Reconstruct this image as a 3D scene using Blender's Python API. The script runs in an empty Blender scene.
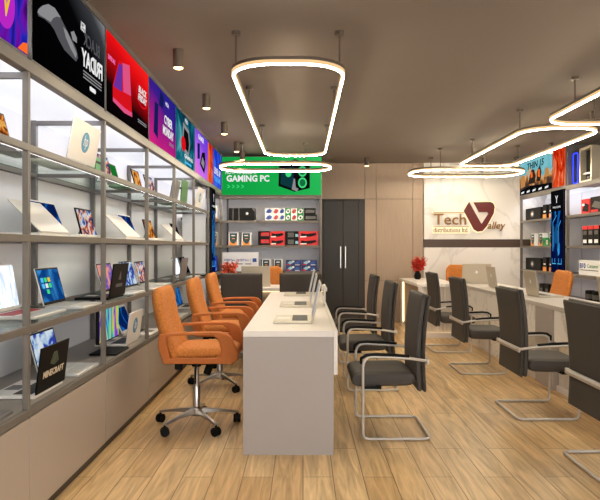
import bpy, bmesh, math, random
from mathutils import Vector, Matrix
random.seed(7)
C = bpy.context.scene.collection
PI = math.pi
sc = bpy.context.scene

# ------------------------------------------------------------------ materials
def lin(c):
    return tuple(((x/255)/12.92 if x/255 <= .04045 else ((x/255+.055)/1.055)**2.4) for x in c) + (1,)

def newmat(name):
    m = bpy.data.materials.new(name); m.use_nodes = True
    nt = m.node_tree; nt.nodes.clear()
    return m, nt, nt.nodes.new, nt.links.new

def M(name, col, rough=.5, metal=0, var=.06, scale=40, bump=0, spec=.5, stretch=(1,1,1), coat=0):
    m, nt, N, L = newmat(name)
    o = N('ShaderNodeOutputMaterial'); b = N('ShaderNodeBsdfPrincipled'); L(b.outputs[0], o.inputs[0])
    tc = N('ShaderNodeTexCoord'); mp = N('ShaderNodeMapping'); mp.inputs['Scale'].default_value = stretch
    L(tc.outputs['Object'], mp.inputs[0])
    nz = N('ShaderNodeTexNoise'); nz.inputs['Scale'].default_value = scale; nz.inputs['Detail'].default_value = 4
    L(mp.outputs[0], nz.inputs['Vector'])
    r = N('ShaderNodeValToRGB'); c = lin(col)
    r.color_ramp.elements[0].position = .25; r.color_ramp.elements[1].position = .75
    r.color_ramp.elements[0].color = tuple(max(0, x*(1-var)) for x in c[:3]) + (1,)
    r.color_ramp.elements[1].color = tuple(min(1, x*(1+var)) for x in c[:3]) + (1,)
    L(nz.outputs['Fac'], r.inputs[0]); L(r.outputs[0], b.inputs['Base Color'])
    b.inputs['Roughness'].default_value = rough; b.inputs['Metallic'].default_value = metal
    b.inputs['Specular IOR Level'].default_value = spec; b.inputs['Coat Weight'].default_value = coat
    if bump:
        bp = N('ShaderNodeBump'); bp.inputs['Strength'].default_value = bump; bp.inputs['Distance'].default_value = .002
        L(nz.outputs['Fac'], bp.inputs['Height']); L(bp.outputs[0], b.inputs['Normal'])
    return m

def E(name, col, s=1.0):
    """plain light-giving surface (lamp diffuser, backlit print)"""
    m, nt, N, L = newmat(name)
    o = N('ShaderNodeOutputMaterial'); e = N('ShaderNodeEmission'); L(e.outputs[0], o.inputs[0])
    e.inputs[0].default_value = lin(col); e.inputs[1].default_value = s
    return m

def ART(name, stops, s=1.0, scale=3, kind='noise', stretch=(1,1,1), grad=None, dist=0):
    """picture on a screen or backlit print: noise / voronoi / gradient through a colour ramp"""
    m, nt, N, L = newmat(name)
    o = N('ShaderNodeOutputMaterial'); e = N('ShaderNodeEmission'); L(e.outputs[0], o.inputs[0])
    tc = N('ShaderNodeTexCoord'); mp = N('ShaderNodeMapping'); mp.inputs['Scale'].default_value = stretch
    L(tc.outputs['Object'], mp.inputs[0])
    if kind == 'voronoi':
        t = N('ShaderNodeTexVoronoi'); t.inputs['Scale'].default_value = scale; L(mp.outputs[0], t.inputs['Vector'])
        sp = N('ShaderNodeSeparateColor'); L(t.outputs['Color'], sp.inputs[0]); f = sp.outputs[0]
    elif kind == 'wave':
        t = N('ShaderNodeTexWave'); t.inputs['Scale'].default_value = scale; t.inputs['Distortion'].default_value = dist
        L(mp.outputs[0], t.inputs['Vector']); f = t.outputs['Fac']
    elif kind == 'grad':
        sx = N('ShaderNodeSeparateXYZ'); L(mp.outputs[0], sx.inputs[0])
        t = N('ShaderNodeTexNoise'); t.inputs['Scale'].default_value = scale; L(tc.outputs['Object'], t.inputs['Vector'])
        a = N('ShaderNodeMath'); a.operation = 'ADD'; L(sx.outputs['X'], a.inputs[0]); L(sx.outputs['Z'], a.inputs[1])
        b = N('ShaderNodeMath'); b.operation = 'MULTIPLY_ADD'; L(t.outputs['Fac'], b.inputs[0]); b.inputs[1].default_value = dist; L(a.outputs[0], b.inputs[2])
        c = N('ShaderNodeMath'); c.operation = 'ADD'; L(b.outputs[0], c.inputs[0]); c.inputs[1].default_value = .5 - dist*.5
        f = c.outputs[0]
    else:
        t = N('ShaderNodeTexNoise'); t.inputs['Scale'].default_value = scale; t.inputs['Detail'].default_value = 3
        t.inputs['Distortion'].default_value = dist
        L(mp.outputs[0], t.inputs['Vector']); f = t.outputs['Fac']
    r = N('ShaderNodeValToRGB'); cr = r.color_ramp
    while len(cr.elements) < len(stops): cr.elements.new(.5)
    for el, (p, c) in zip(cr.elements, stops): el.position = p; el.color = lin(c)
    L(f, r.inputs[0]); L(r.outputs[0], e.inputs[0]); e.inputs[1].default_value = s
    return m

def wood_floor():
    m, nt, N, L = newmat('oak_planks')
    o = N('ShaderNodeOutputMaterial'); b = N('ShaderNodeBsdfPrincipled'); L(b.outputs[0], o.inputs[0])
    tc = N('ShaderNodeTexCoord'); sp = N('ShaderNodeSeparateXYZ'); cb = N('ShaderNodeCombineXYZ')
    L(tc.outputs['Object'], sp.inputs[0]); L(sp.outputs['Y'], cb.inputs['X']); L(sp.outputs['X'], cb.inputs['Y'])
    br = N('ShaderNodeTexBrick'); L(cb.outputs[0], br.inputs['Vector'])
    br.offset = .37; br.inputs['Scale'].default_value = 1; br.inputs['Brick Width'].default_value = 1.25
    br.inputs['Row Height'].default_value = .165; br.inputs['Mortar Size'].default_value = .0022; br.inputs['Mortar Smooth'].default_value = .2
    br.inputs['Color1'].default_value = lin((232,202,154)); br.inputs['Color2'].default_value = lin((208,172,122)); br.inputs['Mortar'].default_value = lin((112,80,50))
    mp = N('ShaderNodeMapping'); mp.inputs['Scale'].default_value = (1.2, 14, 1); L(cb.outputs[0], mp.inputs[0])
    nz = N('ShaderNodeTexNoise'); nz.inputs['Scale'].default_value = 1.6; nz.inputs['Detail'].default_value = 6; nz.inputs['Distortion'].default_value = 1.2
    L(mp.outputs[0], nz.inputs['Vector'])
    rp = N('ShaderNodeValToRGB'); rp.color_ramp.elements[0].position = .3; rp.color_ramp.elements[1].position = .7
    rp.color_ramp.elements[0].color = (.58,.53,.47,1); rp.color_ramp.elements[1].color = (1.08,1.06,1.03,1)
    L(nz.outputs['Fac'], rp.inputs[0])
    mx = N('ShaderNodeMix'); mx.data_type = 'RGBA'; mx.blend_type = 'MULTIPLY'; mx.inputs[0].default_value = 1
    L(br.outputs['Color'], mx.inputs[6]); L(rp.outputs[0], mx.inputs[7]); L(mx.outputs[2], b.inputs['Base Color'])
    b.inputs['Roughness'].default_value = .38; b.inputs['Specular IOR Level'].default_value = .45
    bp = N('ShaderNodeBump'); bp.inputs['Strength'].default_value = .25; bp.inputs['Distance'].default_value = .002
    L(br.outputs['Fac'], bp.inputs['Height']); bp.invert = True; L(bp.outputs[0], b.inputs['Normal'])
    return m

def marble(name, base=(226,220,214), vein=(182,174,168), scale=1.4):
    m, nt, N, L = newmat(name)
    o = N('ShaderNodeOutputMaterial'); b = N('ShaderNodeBsdfPrincipled'); L(b.outputs[0], o.inputs[0])
    tc = N('ShaderNodeTexCoord')
    nz = N('ShaderNodeTexNoise'); nz.inputs['Scale'].default_value = scale; nz.inputs['Detail'].default_value = 8; nz.inputs['Distortion'].default_value = 1.5
    mp = N('ShaderNodeMapping'); mp.inputs['Rotation'].default_value = (.4,.6,.5); L(tc.outputs['Object'], mp.inputs[0]); L(mp.outputs[0], nz.inputs['Vector'])
    a = N('ShaderNodeMath'); a.operation = 'SUBTRACT'; a.inputs[1].default_value = .5; L(nz.outputs['Fac'], a.inputs[0])
    c = N('ShaderNodeMath'); c.operation = 'ABSOLUTE'; L(a.outputs[0], c.inputs[0])
    r = N('ShaderNodeValToRGB'); r.color_ramp.elements[0].color = lin(vein); r.color_ramp.elements[1].color = lin(base)
    r.color_ramp.elements[0].position = 0; r.color_ramp.elements[1].position = .035
    L(c.outputs[0], r.inputs[0]); L(r.outputs[0], b.inputs['Base Color'])
    b.inputs['Roughness'].default_value = .3
    return m

def glass(name, tint=(225,240,232), gloss=.1):
    m, nt, N, L = newmat(name)
    o = N('ShaderNodeOutputMaterial'); mx = N('ShaderNodeMixShader'); t = N('ShaderNodeBsdfTransparent'); g = N('ShaderNodeBsdfGlossy')
    t.inputs[0].default_value = lin(tint); g.inputs['Roughness'].default_value = .03
    lw = N('ShaderNodeLayerWeight'); lw.inputs[0].default_value = .25
    mu = N('ShaderNodeMath'); mu.operation = 'MULTIPLY_ADD'; mu.inputs[1].default_value = .22; mu.inputs[2].default_value = gloss*.3
    L(lw.outputs['Fresnel'], mu.inputs[0]); L(mu.outputs[0], mx.inputs[0])
    L(t.outputs[0], mx.inputs[1]); L(g.outputs[0], mx.inputs[2]); L(mx.outputs[0], o.inputs[0])
    return m

m_floor = wood_floor()
m_ceil = M('taupe_ceiling_paint', (126,115,106), .8, var=.02, scale=3)
m_wall = M('warm_white_paint', (225,222,218), .8, var=.02, scale=3)
m_taupe = M('taupe_metal', (106,99,92), .45, var=.03)
m_taupe_d = M('dark_taupe_metal', (104,99,97), .45, var=.03)
m_cab = M('taupe_laminate', (170,157,146), .3, var=.02, scale=4)
m_board = M('taupe_counter_board', (134,125,119), .4, var=.03, scale=6)
m_toe = M('dark_plinth', (62,52,45), .5)
m_backp = M('grey_back_panel', (220,218,221), .6, var=.02, scale=4)
m_white = M('white_paint', (240,240,241), .7, var=.01)
m_glass = glass('shelf_glass', (240,246,243), .03)
m_pane = glass('window_glass', (245,248,250))
m_wood = M('beige_wood_veneer', (163,141,121), .5, var=.07, scale=9, stretch=(6,6,.35))
m_marble = marble('white_marble', (224,219,214), (208,202,197), .9)
m_marble2 = marble('grey_marble', (240,235,229), (214,206,198), 2.2)
m_band = M('dark_brown_band', (74,55,45), .4)
m_door = M('charcoal_door', (42,38,35), .5, var=.04, scale=12, stretch=(4,4,.5))
m_doorf = M('black_door_frame', (44,38,34), .5)
m_chrome = M('satin_chrome', (190,184,178), .28, 1, .02)
m_steel = M('warm_steel', (196,188,181), .35, .35, .02)
m_black = M('black_plastic', (12,12,12), .55, spec=.15)
m_blacksoft = M('charcoal_leatherette', (68,63,59), .6, var=.05, scale=120, bump=.1, spec=.3)
m_orange = M('orange_fabric', (188,114,46), .85, var=.3, scale=75, bump=.5)
m_orange2 = M('orange_fabric_arm', (178,98,38), .75, var=.12, scale=120, bump=.3)
m_lam = M('white_laminate', (222,214,208), .35, var=.015, scale=4)
m_lamg = M('greige_laminate', (160,151,146), .45, var=.015, scale=4)
m_counter = M('grey_stone_top', (196,188,180), .35, var=.03, scale=15)
m_pier = M('grey_stone_pier', (168,160,154), .45, var=.03, scale=15)
m_rib = M('ribbed_cream_board', (205,196,186), .5, var=.03)
m_silver = M('silver_aluminium', (196,186,168), .35, .5, .02)
m_silver2 = M('light_aluminium', (214,212,208), .35, .35, .02)
m_wlid = M('white_lid', (232,226,220), .35, var=.02)
m_keys = M('dark_keys', (50,47,44), .6, var=.3, scale=220)
m_keysw = M('light_keys', (190,186,180), .6, var=.15, scale=220)
m_redkeys = M('red_lit_keys', (150,34,38), .6, var=.8, scale=90)
m_logo = M('mirror_logo', (240,240,236), .3)
m_hpb = M('blue_logo', (30,134,176), .4)
m_greenlid = M('green_lid', (70,112,66), .4, var=.06)
m_greylid = M('grey_lid', (112,108,108), .4, var=.04)
m_gold = M('gold_letters', (138,98,44), .45, .1, .04)
m_maroon = M('maroon_emblem', (92,22,17), .4, var=.05)
m_halo = E('sign_halo_light', (255,232,185), 1.25)
m_led = E('warm_led_light', (255,240,210), 85)
m_rim = E('warm_led_edge', (255,210,150), .95)
m_ledwarm = E('amber_led_strip', (255,218,160), 4.0)
m_ledcool = E('cool_white_led_strip', (240,244,255), 32)
m_shelffill = E('shelf_fill_glow', (252,248,250), 6)  # added fill glow that brightens shelf interiors, not a known fitting
m_down = E('downlight_bulb', (255,205,130), 9)
m_bronze = M('bronze_metal', (104,92,80), .45, .4)
m_red = M('red_blossom', (214,44,26), .7, var=.25, scale=60)
m_coral = M('coral_blossom', (226,92,62), .7, var=.3, scale=60)
m_paper = M('white_print', (238,238,240), .6, var=.01)
m_pblack = M('black_print', (16,16,17), .6, spec=.2)
m_pdark = M('teal_dark_print', (40,66,70), .5)
m_porange = M('orange_print', (236,150,70), .6, var=.2, scale=60)
m_pred = M('red_print', (214,34,36), .5)
m_pblue = M('blue_print', (44,86,170), .5, var=.3, scale=60)
m_pgreen = M('green_print', (30,140,74), .5, var=.2, scale=60)
m_pgrey = M('grey_print', (92,90,88), .5, var=.2, scale=50)
m_pnavy = M('navy_print', (40,50,110), .5, var=.5, scale=60)
m_pcyan = M('cyan_print', (150,205,225), .5)
m_card = M('cream_print', (206,190,166), .8)

# lit artwork
a_black = ART('black_poster_print', [(0,(2,2,3)),(.62,(6,6,8)),(.85,(60,62,66)),(1,(150,152,156))], .8, 1.5, 'grad', (.5,1,1.0), dist=.25)
a_red = ART('red_poster_print', [(0,(4,3,4)),(.34,(14,6,8)),(.5,(150,8,14)),(.75,(236,16,20)),(1,(255,40,36))], .9, 2, 'grad', (.15,1,1.5), dist=.2)
a_purple = ART('purple_poster_print', [(0,(20,6,40)),(.42,(40,16,120)),(.52,(30,40,190)),(.62,(110,20,170)),(.8,(20,4,50))], .9, 3, 'noise', (1,1,.6), dist=2)
a_mag = ART('magenta_poster_print', [(0,(225,40,130)),(.35,(170,30,130)),(.6,(60,30,140)),(1,(24,34,140))], .9, 2, 'grad', (.25,1,1.4), dist=.5)
a_teal = ART('teal_poster_print', [(0,(4,22,36)),(.4,(8,56,76)),(.55,(20,110,130)),(.7,(120,200,205)),(1,(10,60,90))], .85, 2.6, 'noise', (1,1,1), dist=1)
a_violet = ART('violet_poster_print', [(0,(255,120,200)),(.35,(190,110,240)),(.6,(130,70,220)),(1,(90,60,220))], .95, 2, 'grad', (.3,1,1.2), dist=.5)
a_fire = ART('fire_panel_print', [(0,(40,4,2)),(.4,(190,24,10)),(.55,(240,80,30)),(.66,(250,150,110)),(1,(120,10,6))], .8, 4, 'noise', (1.6,1,.7), dist=1.5)
a_blue = ART('blue_panel_print', [(0,(10,20,90)),(.45,(24,60,200)),(.6,(70,110,240)),(1,(20,30,130))], .9, 3, 'noise', (1,1,1), dist=1)
a_green = ART('green_sign_print', [(0,(10,150,58)),(.5,(24,178,78)),(1,(64,216,112))], .85, 1.2, 'grad', (.3,1,.2), dist=.3)
a_game = ART('desert_game_print', [(0,(28,26,26)),(.3,(92,70,58)),(.42,(196,120,50)),(.5,(226,190,140)),(.62,(110,190,205)),(1,(150,214,222))], .8, 5, 'grad', (.05,1,1.5), dist=1.1)
a_cyber = ART('blue_circuit_print', [(0,(2,4,16)),(.5,(4,16,60)),(.6,(10,70,150)),(.68,(40,150,220)),(.75,(6,24,80)),(1,(4,8,30))], .9, 7, 'voronoi', (1.6,1,.6))
e_white = E('lit_white_print', (240,240,240), .9)
e_grey = E('lit_grey_print', (84,84,88), .9)
e_mid = E('lit_light_grey_print', (150,150,153), .8)
e_dark = E('lit_dark_print', (14,14,17), .8)
e_yellow = E('lit_yellow_print', (240,200,40), .9)
e_mag = E('lit_magenta_print', (190,40,200), .9)
e_pink = E('lit_pink_print', (255,120,190), .9)
e_red = E('lit_red_print', (220,20,30), .9)
e_cyan = E('lit_cyan_print', (80,190,240), 1)
e_neon = E('blue_neon_light', (40,60,255), 3)
e_navy = E('lit_navy_print', (20,28,90), .9)
e_greenl = E('lit_bright_green_print', (70,225,130), .9)
e_greenm = E('lit_mid_green_print', (24,120,70), .8)
e_orange = E('lit_orange_print', (255,110,40), .9)
e_teal = E('lit_teal_print', (16,60,66), .8)

s_win = ART('blue_desktop_screen', [(0,(6,30,70)),(.45,(16,70,140)),(.6,(60,150,220)),(1,(10,44,96))], .8, 6, dist=.6)
s_bright = ART('bright_snow_screen', [(0,(90,120,180)),(.42,(200,214,236)),(.55,(250,251,255)),(1,(255,255,255))], 1.3, 9, stretch=(5,1,1), dist=.3)
s_people = ART('colourful_people_screen', [(.3,(20,24,60)),(.42,(70,80,130)),(.47,(200,90,50)),(.51,(240,190,150)),(.56,(226,232,242)),(.64,(40,90,170))], .8, 14, dist=.5)
s_orange = ART('orange_art_screen', [(0,(30,12,6)),(.42,(120,50,16)),(.5,(220,130,40)),(.6,(250,190,100)),(1,(90,30,10))], .8, 18, dist=.6)
s_stripe = ART('rainbow_wave_screen', [(.2,(40,50,190)),(.38,(70,90,220)),(.45,(50,190,200)),(.5,(150,220,70)),(.55,(230,190,80)),(.6,(90,60,200)),(.7,(160,80,210)),(.85,(50,60,200))], .85, 2.2, 'noise', (6,1,1.2), dist=.8)
s_deep = ART('deep_blue_screen', [(0,(4,16,50)),(.5,(8,36,96)),(.6,(30,110,200)),(1,(6,20,60))], .8, 7, dist=1)
s_photo = ART('blue_photo_screen', [(0,(30,40,80)),(.45,(50,70,170)),(.5,(160,190,220)),(.6,(214,224,232)),(1,(190,205,220))], .9, 12, dist=.5)
s_pink = ART('pink_blue_screen', [(0,(40,50,120)),(.45,(110,90,180)),(.55,(240,160,130)),(1,(80,110,210))], .9, 8, dist=.5)
s_green = ART('green_screen', [(0,(10,70,20)),(.5,(24,130,40)),(1,(50,160,60))], .7, 5)
s_dark = ART('dark_screen', [(0,(6,6,10)),(.5,(14,14,22)),(1,(40,50,80))], .7, 6)

# ------------------------------------------------------------------ mesh builder
class MB:
    def __init__(s): s.v, s.f, s.m = [], [], []
    def add(s, vs, fs, mi=0, X=None):
        n = len(s.v)
        s.v += [tuple(X @ Vector(p)) if X else tuple(p) for p in vs]
        s.f += [tuple(i+n for i in f) for f in fs]; s.m += [mi]*len(fs); return s
    def box(s, x0, x1, y0, y1, z0, z1, mi=0, X=None):
        vs = [(x,y,z) for x in (x0,x1) for y in (y0,y1) for z in (z0,z1)]
        return s.add(vs, [(0,1,3,2),(4,6,7,5),(0,4,5,1),(2,3,7,6),(0,2,6,4),(1,5,7,3)], mi, X)
    def loft(s, rings, mi=0, closed=False, cap=True, X=None):
        n = len(rings[0]); vs = [p for r in rings for p in r]; fs = []
        K = len(rings)
        for i in range(K if closed else K-1):
            a, b = i*n, ((i+1) % K)*n
            for j in range(n): fs.append((a+j, a+(j+1)%n, b+(j+1)%n, b+j))
        if cap and not closed: fs += [tuple(range(n))[::-1], tuple(range((K-1)*n, K*n))]
        return s.add(vs, fs, mi, X)
    def cyl(s, c, r, h, n=16, r2=None, mi=0, X=None):
        r2 = r if r2 is None else r2
        R = lambda rr, z: [(c[0]+rr*math.cos(2*PI*k/n), c[1]+rr*math.sin(2*PI*k/n), z) for k in range(n)]
        return s.loft([R(r, c[2]), R(r2, c[2]+h)], mi, X=X)
    def lathe(s, prof, c=(0,0,0), n=20, mi=0, X=None):
        return s.loft([[(c[0]+r*math.cos(2*PI*k/n), c[1]+r*math.sin(2*PI*k/n), c[2]+z) for k in range(n)] for r, z in prof], mi, X=X)
    def tube(s, path, r, closed=False, n=10, sec=None, mi=0, up=(0,0,1), X=None):
        P = [Vector(p) for p in path]; K = len(P); rings = []
        sec = sec or [(r*math.cos(2*PI*k/n), r*math.sin(2*PI*k/n)) for k in range(n)]
        u0 = Vector(up)
        for i in range(K):
            if closed: d = (P[(i+1)%K]-P[i]).normalized() + (P[i]-P[i-1]).normalized()
            elif i == 0: d = P[1]-P[0]
            elif i == K-1: d = P[-1]-P[-2]
            else: d = (P[i+1]-P[i]).normalized() + (P[i]-P[i-1]).normalized()
            d.normalize()
            a = d.cross(u0)
            if a.length < .05: a = d.cross(Vector((0,1,0)) if abs(d.y) < .9 else Vector((1,0,0)))
            a.normalize()
            if not closed or True:
                if i and a.dot(pa) < 0: a = -a
            pa = a; b = a.cross(d).normalized()
            rings.append([tuple(P[i] + a*p + b*q) for p, q in sec])
        return s.loft(rings, mi, closed, X=X)
    def tubep(s, path, r, n=10, mi=0, X=None):
        """tube with parallel-transported frame (free 3-D bends)"""
        P = [Vector(p) for p in path]; K = len(P); rings = []; a = None
        for i in range(K):
            if i == 0: d = P[1]-P[0]
            elif i == K-1: d = P[-1]-P[-2]
            else: d = (P[i+1]-P[i]).normalized() + (P[i]-P[i-1]).normalized()
            d.normalize()
            if a is None:
                a = d.cross(Vector((0,0,1)) if abs(d.z) < .9 else Vector((1,0,0)))
            a = (a - d*a.dot(d)).normalized(); b = d.cross(a)
            rr = r[i] if isinstance(r, (list, tuple)) else r
            rings.append([tuple(P[i] + a*rr*math.cos(2*PI*k/n) + b*rr*math.sin(2*PI*k/n)) for k in range(n)])
        return s.loft(rings, mi, X=X)
    def prism(s, poly, y0, y1, mi=0, X=None):          # outline in x,z
        n = len(poly); vs = [(x,y0,z) for x,z in poly] + [(x,y1,z) for x,z in poly]
        fs = [tuple(range(n)), tuple(range(n,2*n))[::-1]] + [(i,i+n,(i+1)%n+n,(i+1)%n) for i in range(n)]
        return s.add(vs, fs, mi, X)
    def prismz(s, poly, z0, z1, mi=0, X=None):
        n = len(poly); vs = [(x,y,z0) for x,y in poly] + [(x,y,z1) for x,y in poly]
        fs = [tuple(range(n))[::-1], tuple(range(n,2*n))] + [(i,(i+1)%n,(i+1)%n+n,i+n) for i in range(n)]
        return s.add(vs, fs, mi, X)
    def ringprism(s, outer, inner, x0, x1, mi=0):      # closed band, outlines in y,z
        n = len(outer)
        vs = [(x0,)+p for p in outer] + [(x0,)+p for p in inner] + [(x1,)+p for p in outer] + [(x1,)+p for p in inner]
        fs = []
        for i in range(n):
            j = (i+1) % n
            fs += [(i,j,n+j,n+i), (2*n+i,3*n+i,3*n+j,2*n+j), (i,2*n+i,2*n+j,j), (n+i,n+j,3*n+j,3*n+i)]
        return s.add(vs, fs, mi)
    def pillow(s, nu, nv, cen, hw, nrm, th, es=6, et=10, mi=0, xax=(1,0,0), bow=0):
        xa = Vector(xax); F, B = [], []
        for j in range(nv+1):
            t = .5-.5*math.cos(PI*j/nv); c = Vector(cen(t)); n = Vector(nrm(t)).normalized(); w = hw(t)
            for i in range(nu+1):
                q = -math.cos(PI*i/nu)
                e = max(0, 1-abs(q)**es)**.5 * max(0, 1-abs(2*t-1)**et)**.5
                p = c + xa*q*w + n*bow*q*q
                F.append(tuple(p+n*th*.5*e)); B.append(tuple(p-n*th*.5*e))
        K = len(F); fs = []
        for j in range(nv):
            for i in range(nu):
                a = j*(nu+1)+i
                fs.append((a,a+1,a+nu+2,a+nu+1)); fs.append((K+a,K+a+nu+1,K+a+nu+2,K+a+1))
        return s.add(F+B, fs, mi)

def obj(name, mb, mats, parent=None, loc=(0,0,0), rotz=0, bevel=0, smooth=35, seg=2):
    me = bpy.data.meshes.new(name); me.from_pydata(mb.v, [], mb.f)
    mats = mats if isinstance(mats, (list, tuple)) else [mats]
    for m in mats: me.materials.append(m)
    me.polygons.foreach_set('material_index', mb.m)
    bm = bmesh.new(); bm.from_mesh(me)
    bmesh.ops.remove_doubles(bm, verts=bm.verts, dist=1e-5)
    bmesh.ops.recalc_face_normals(bm, faces=bm.faces); bm.to_mesh(me); bm.free()
    me.polygons.foreach_set('use_smooth', [True]*len(me.polygons))
    me.set_sharp_from_angle(angle=math.radians(smooth)); me.update()
    o = bpy.data.objects.new(name, me); C.objects.link(o)
    o.location = loc; o.rotation_euler = (0,0,rotz)
    if parent: o.parent = parent
    if bevel:
        b = o.modifiers.new('edge', 'BEVEL'); b.width = bevel; b.segments = seg; b.limit_method = 'ANGLE'; b.angle_limit = math.radians(40)
    return o

def tag(o, label, cat, group=None):
    o['label'] = label; o['category'] = cat
    if group: o['group'] = group
    return o
def thing(name, label, cat, loc=(0,0,0), rotz=0, group=None):
    o = bpy.data.objects.new(name, None); C.objects.link(o); o.empty_display_size = .1
    o.location = loc; o.rotation_euler = (0,0,rotz)
    return tag(o, label, cat, group)
def struct(name, mb, mats, bevel=0, parent=None):
    o = obj(name, mb, mats, parent, bevel=bevel)
    if not parent: o['kind'] = 'structure'
    return o
def dup(root, loc, rotz, label):
    r = root.copy(); C.objects.link(r); r.location = loc; r.rotation_euler = (0,0,rotz); r['label'] = label
    for ch in list(root.children):
        c = ch.copy(); C.objects.link(c); c.parent = r
        for g in list(ch.children):
            d = g.copy(); C.objects.link(d); d.parent = c
    return r

def text(name, body, cx, cz, w, h, y, mat, parent, mirror=False, shear=0, depth=.001, bold=0):
    cu = bpy.data.curves.new('t', 'FONT'); cu.body = body; cu.size = 1; cu.offset = bold; cu.shear = shear; cu.resolution_u = 2
    t = bpy.data.objects.new('t', cu); C.objects.link(t)
    bpy.context.view_layer.update()
    dg = bpy.context.evaluated_depsgraph_get(); me = bpy.data.meshes.new_from_object(t.evaluated_get(dg))
    vs = [v.co.copy() for v in me.vertices]; fs = [tuple(p.vertices) for p in me.polygons]
    bpy.data.objects.remove(t); bpy.data.curves.remove(cu); bpy.data.meshes.remove(me)
    x0, x1 = min(v.x for v in vs), max(v.x for v in vs); y0, y1 = min(v.y for v in vs), max(v.y for v in vs)
    k = -1 if mirror else 1
    P = [(cx + k*((v.x-x0)/(x1-x0)-.5)*w, cz + ((v.y-y0)/(y1-y0)-.5)*h) for v in vs]
    # thin letters: front face plus edge walls
    from collections import Counter
    ec = Counter()
    for f in fs:
        for i in range(len(f)): ec[frozenset((f[i], f[(i+1)%len(f)]))] += 1
    n = len(P); V = [(x,y,z) for x,z in P] + [(x,y+depth,z) for x,z in P]
    F = list(fs)
    for f in fs:
        for i in range(len(f)):
            a, b = f[i], f[(i+1)%len(f)]
            if ec[frozenset((a,b))] == 1: F.append((a, b, b+n, a+n))
    m = MB(); m.add(V, F)
    return obj(name, m, mat, parent)

def rrect(x0, x1, y0, y1, r, n=8):
    pts = []
    for cx, cy, a0 in ((x1-r,y1-r,0),(x0+r,y1-r,PI/2),(x0+r,y0+r,PI),(x1-r,y0+r,1.5*PI)):
        for k in range(n+1):
            a = a0 + k/n*PI/2; pts.append((cx+r*math.cos(a), cy+r*math.sin(a)))
    return pts
def arc(cx, cz, rx, rz, a0, a1, n=16):
    return [(cx+rx*math.cos(a0+(a1-a0)*k/n), cz+rz*math.sin(a0+(a1-a0)*k/n)) for k in range(n+1)]

# ------------------------------------------------------------------ setting
XL, XR, YB, YF, H = -1.70, 4.05, 10.0, -1.8, 2.66
struct('floor', MB().box(XL-.1, XR+.1, YF-.1, YB+.2, -.06, 0), m_floor)
struct('ceiling', MB().box(XL-.1, XR+.1, YF-.1, YB+.2, H, H+.08), m_ceil)
struct('wall_left', MB().box(XL-.1, XL, YF, YB+.1, 0, H), m_white)
struct('wall_right', MB().box(XR, XR+.1, YF, YB+.1, 0, H), m_white)
# back wall, panelled in beige veneer around the door
b = MB()
b.box(XL, XR, YB+.035, YB+.2, 0, H)
struct('wall_back', b, m_toe)
def panel(n, x0, x1, z0, z1, y0=YB, y1=YB+.035, mat=m_wood):
    struct('trim_%d' % n, MB().box(x0+.003, x1-.003, y0, y1, z0+.003, z1-.003), mat)
panel(1, XL, .30, 0, H); panel(2, .30, 1.03, 2.06, H)
panel(3, 1.03, 1.22, 2.06, H); panel(4, 1.22, 1.83, 2.06, H); panel(5, 1.83, 2.01, 2.06, H)
panel(6, 1.03, 1.22, .70, 2.06); panel(7, 1.22, 1.83, .70, 2.06); panel(8, 1.83, 2.01, .70, 2.06)
panel(9, 1.03, 1.22, 0, .70); panel(10, 1.22, 2.01, 0, .70)
panel(11, 2.01, XR, 1.385, H, YB-.04, YB+.035, m_marble)
panel(12, 2.01, XR, 0, 1.255, YB-.04, YB+.035, m_marble)
panel(13, 2.01, XR, 1.255, 1.385, YB-.03, YB+.035, m_band)
d = MB(); d.box(.30, .335, YB-.02, YB+.034, 0, 2.06); d.box(.93, 1.03, YB-.012, YB+.034, 0, 2.06); d.box(.335, .93, YB-.02, YB+.034, 2.03, 2.06)
door = struct('door_1', d, m_doorf)
struct('door_leaf', MB().box(.338, .662, YB-.008, YB+.03, .16, 2.025), m_door, .003, door)
struct('door_leaf', MB().box(.668, .927, YB-.008, YB+.03, .16, 2.025), m_door, .003, door)
for x in (.625, .705):
    h = MB(); h.box(x-.008, x+.008, YB-.05, YB-.035, .91, 1.27); h.box(x-.006, x+.006, YB-.036, YB-.008, .95, .965); h.box(x-.006, x+.006, YB-.036, YB-.008, 1.21, 1.225)
    struct('door_handle', h, m_chrome, .002, door)
# shop front behind the camera: low wall, piers and a wide window
w = MB(); w.box(XL, XR, YF-.1, YF, 0, .25); w.box(XL, XR, YF-.1, YF, 2.45, H); w.box(XL, XL+.4, YF-.1, YF, .25, 2.45); w.box(XR-.4, XR, YF-.1, YF, .25, 2.45)
struct('wall_front', w, m_ceil)
f = MB()
for x in (XL+.4, (XL+XR)/2-.03, XR-.46): f.box(x, x+.06, YF-.08, YF-.02, .25, 2.45)
f.box(XL+.4, XR-.4, YF-.08, YF-.02, .25, .31); f.box(XL+.4, XR-.4, YF-.08, YF-.02, 2.39, 2.45)
win = struct('window_1', f, m_taupe_d)
struct('pane', MB().box(XL+.46, XR-.46, YF-.055, YF-.045, .31, 2.39), m_pane, 0, win)

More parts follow.
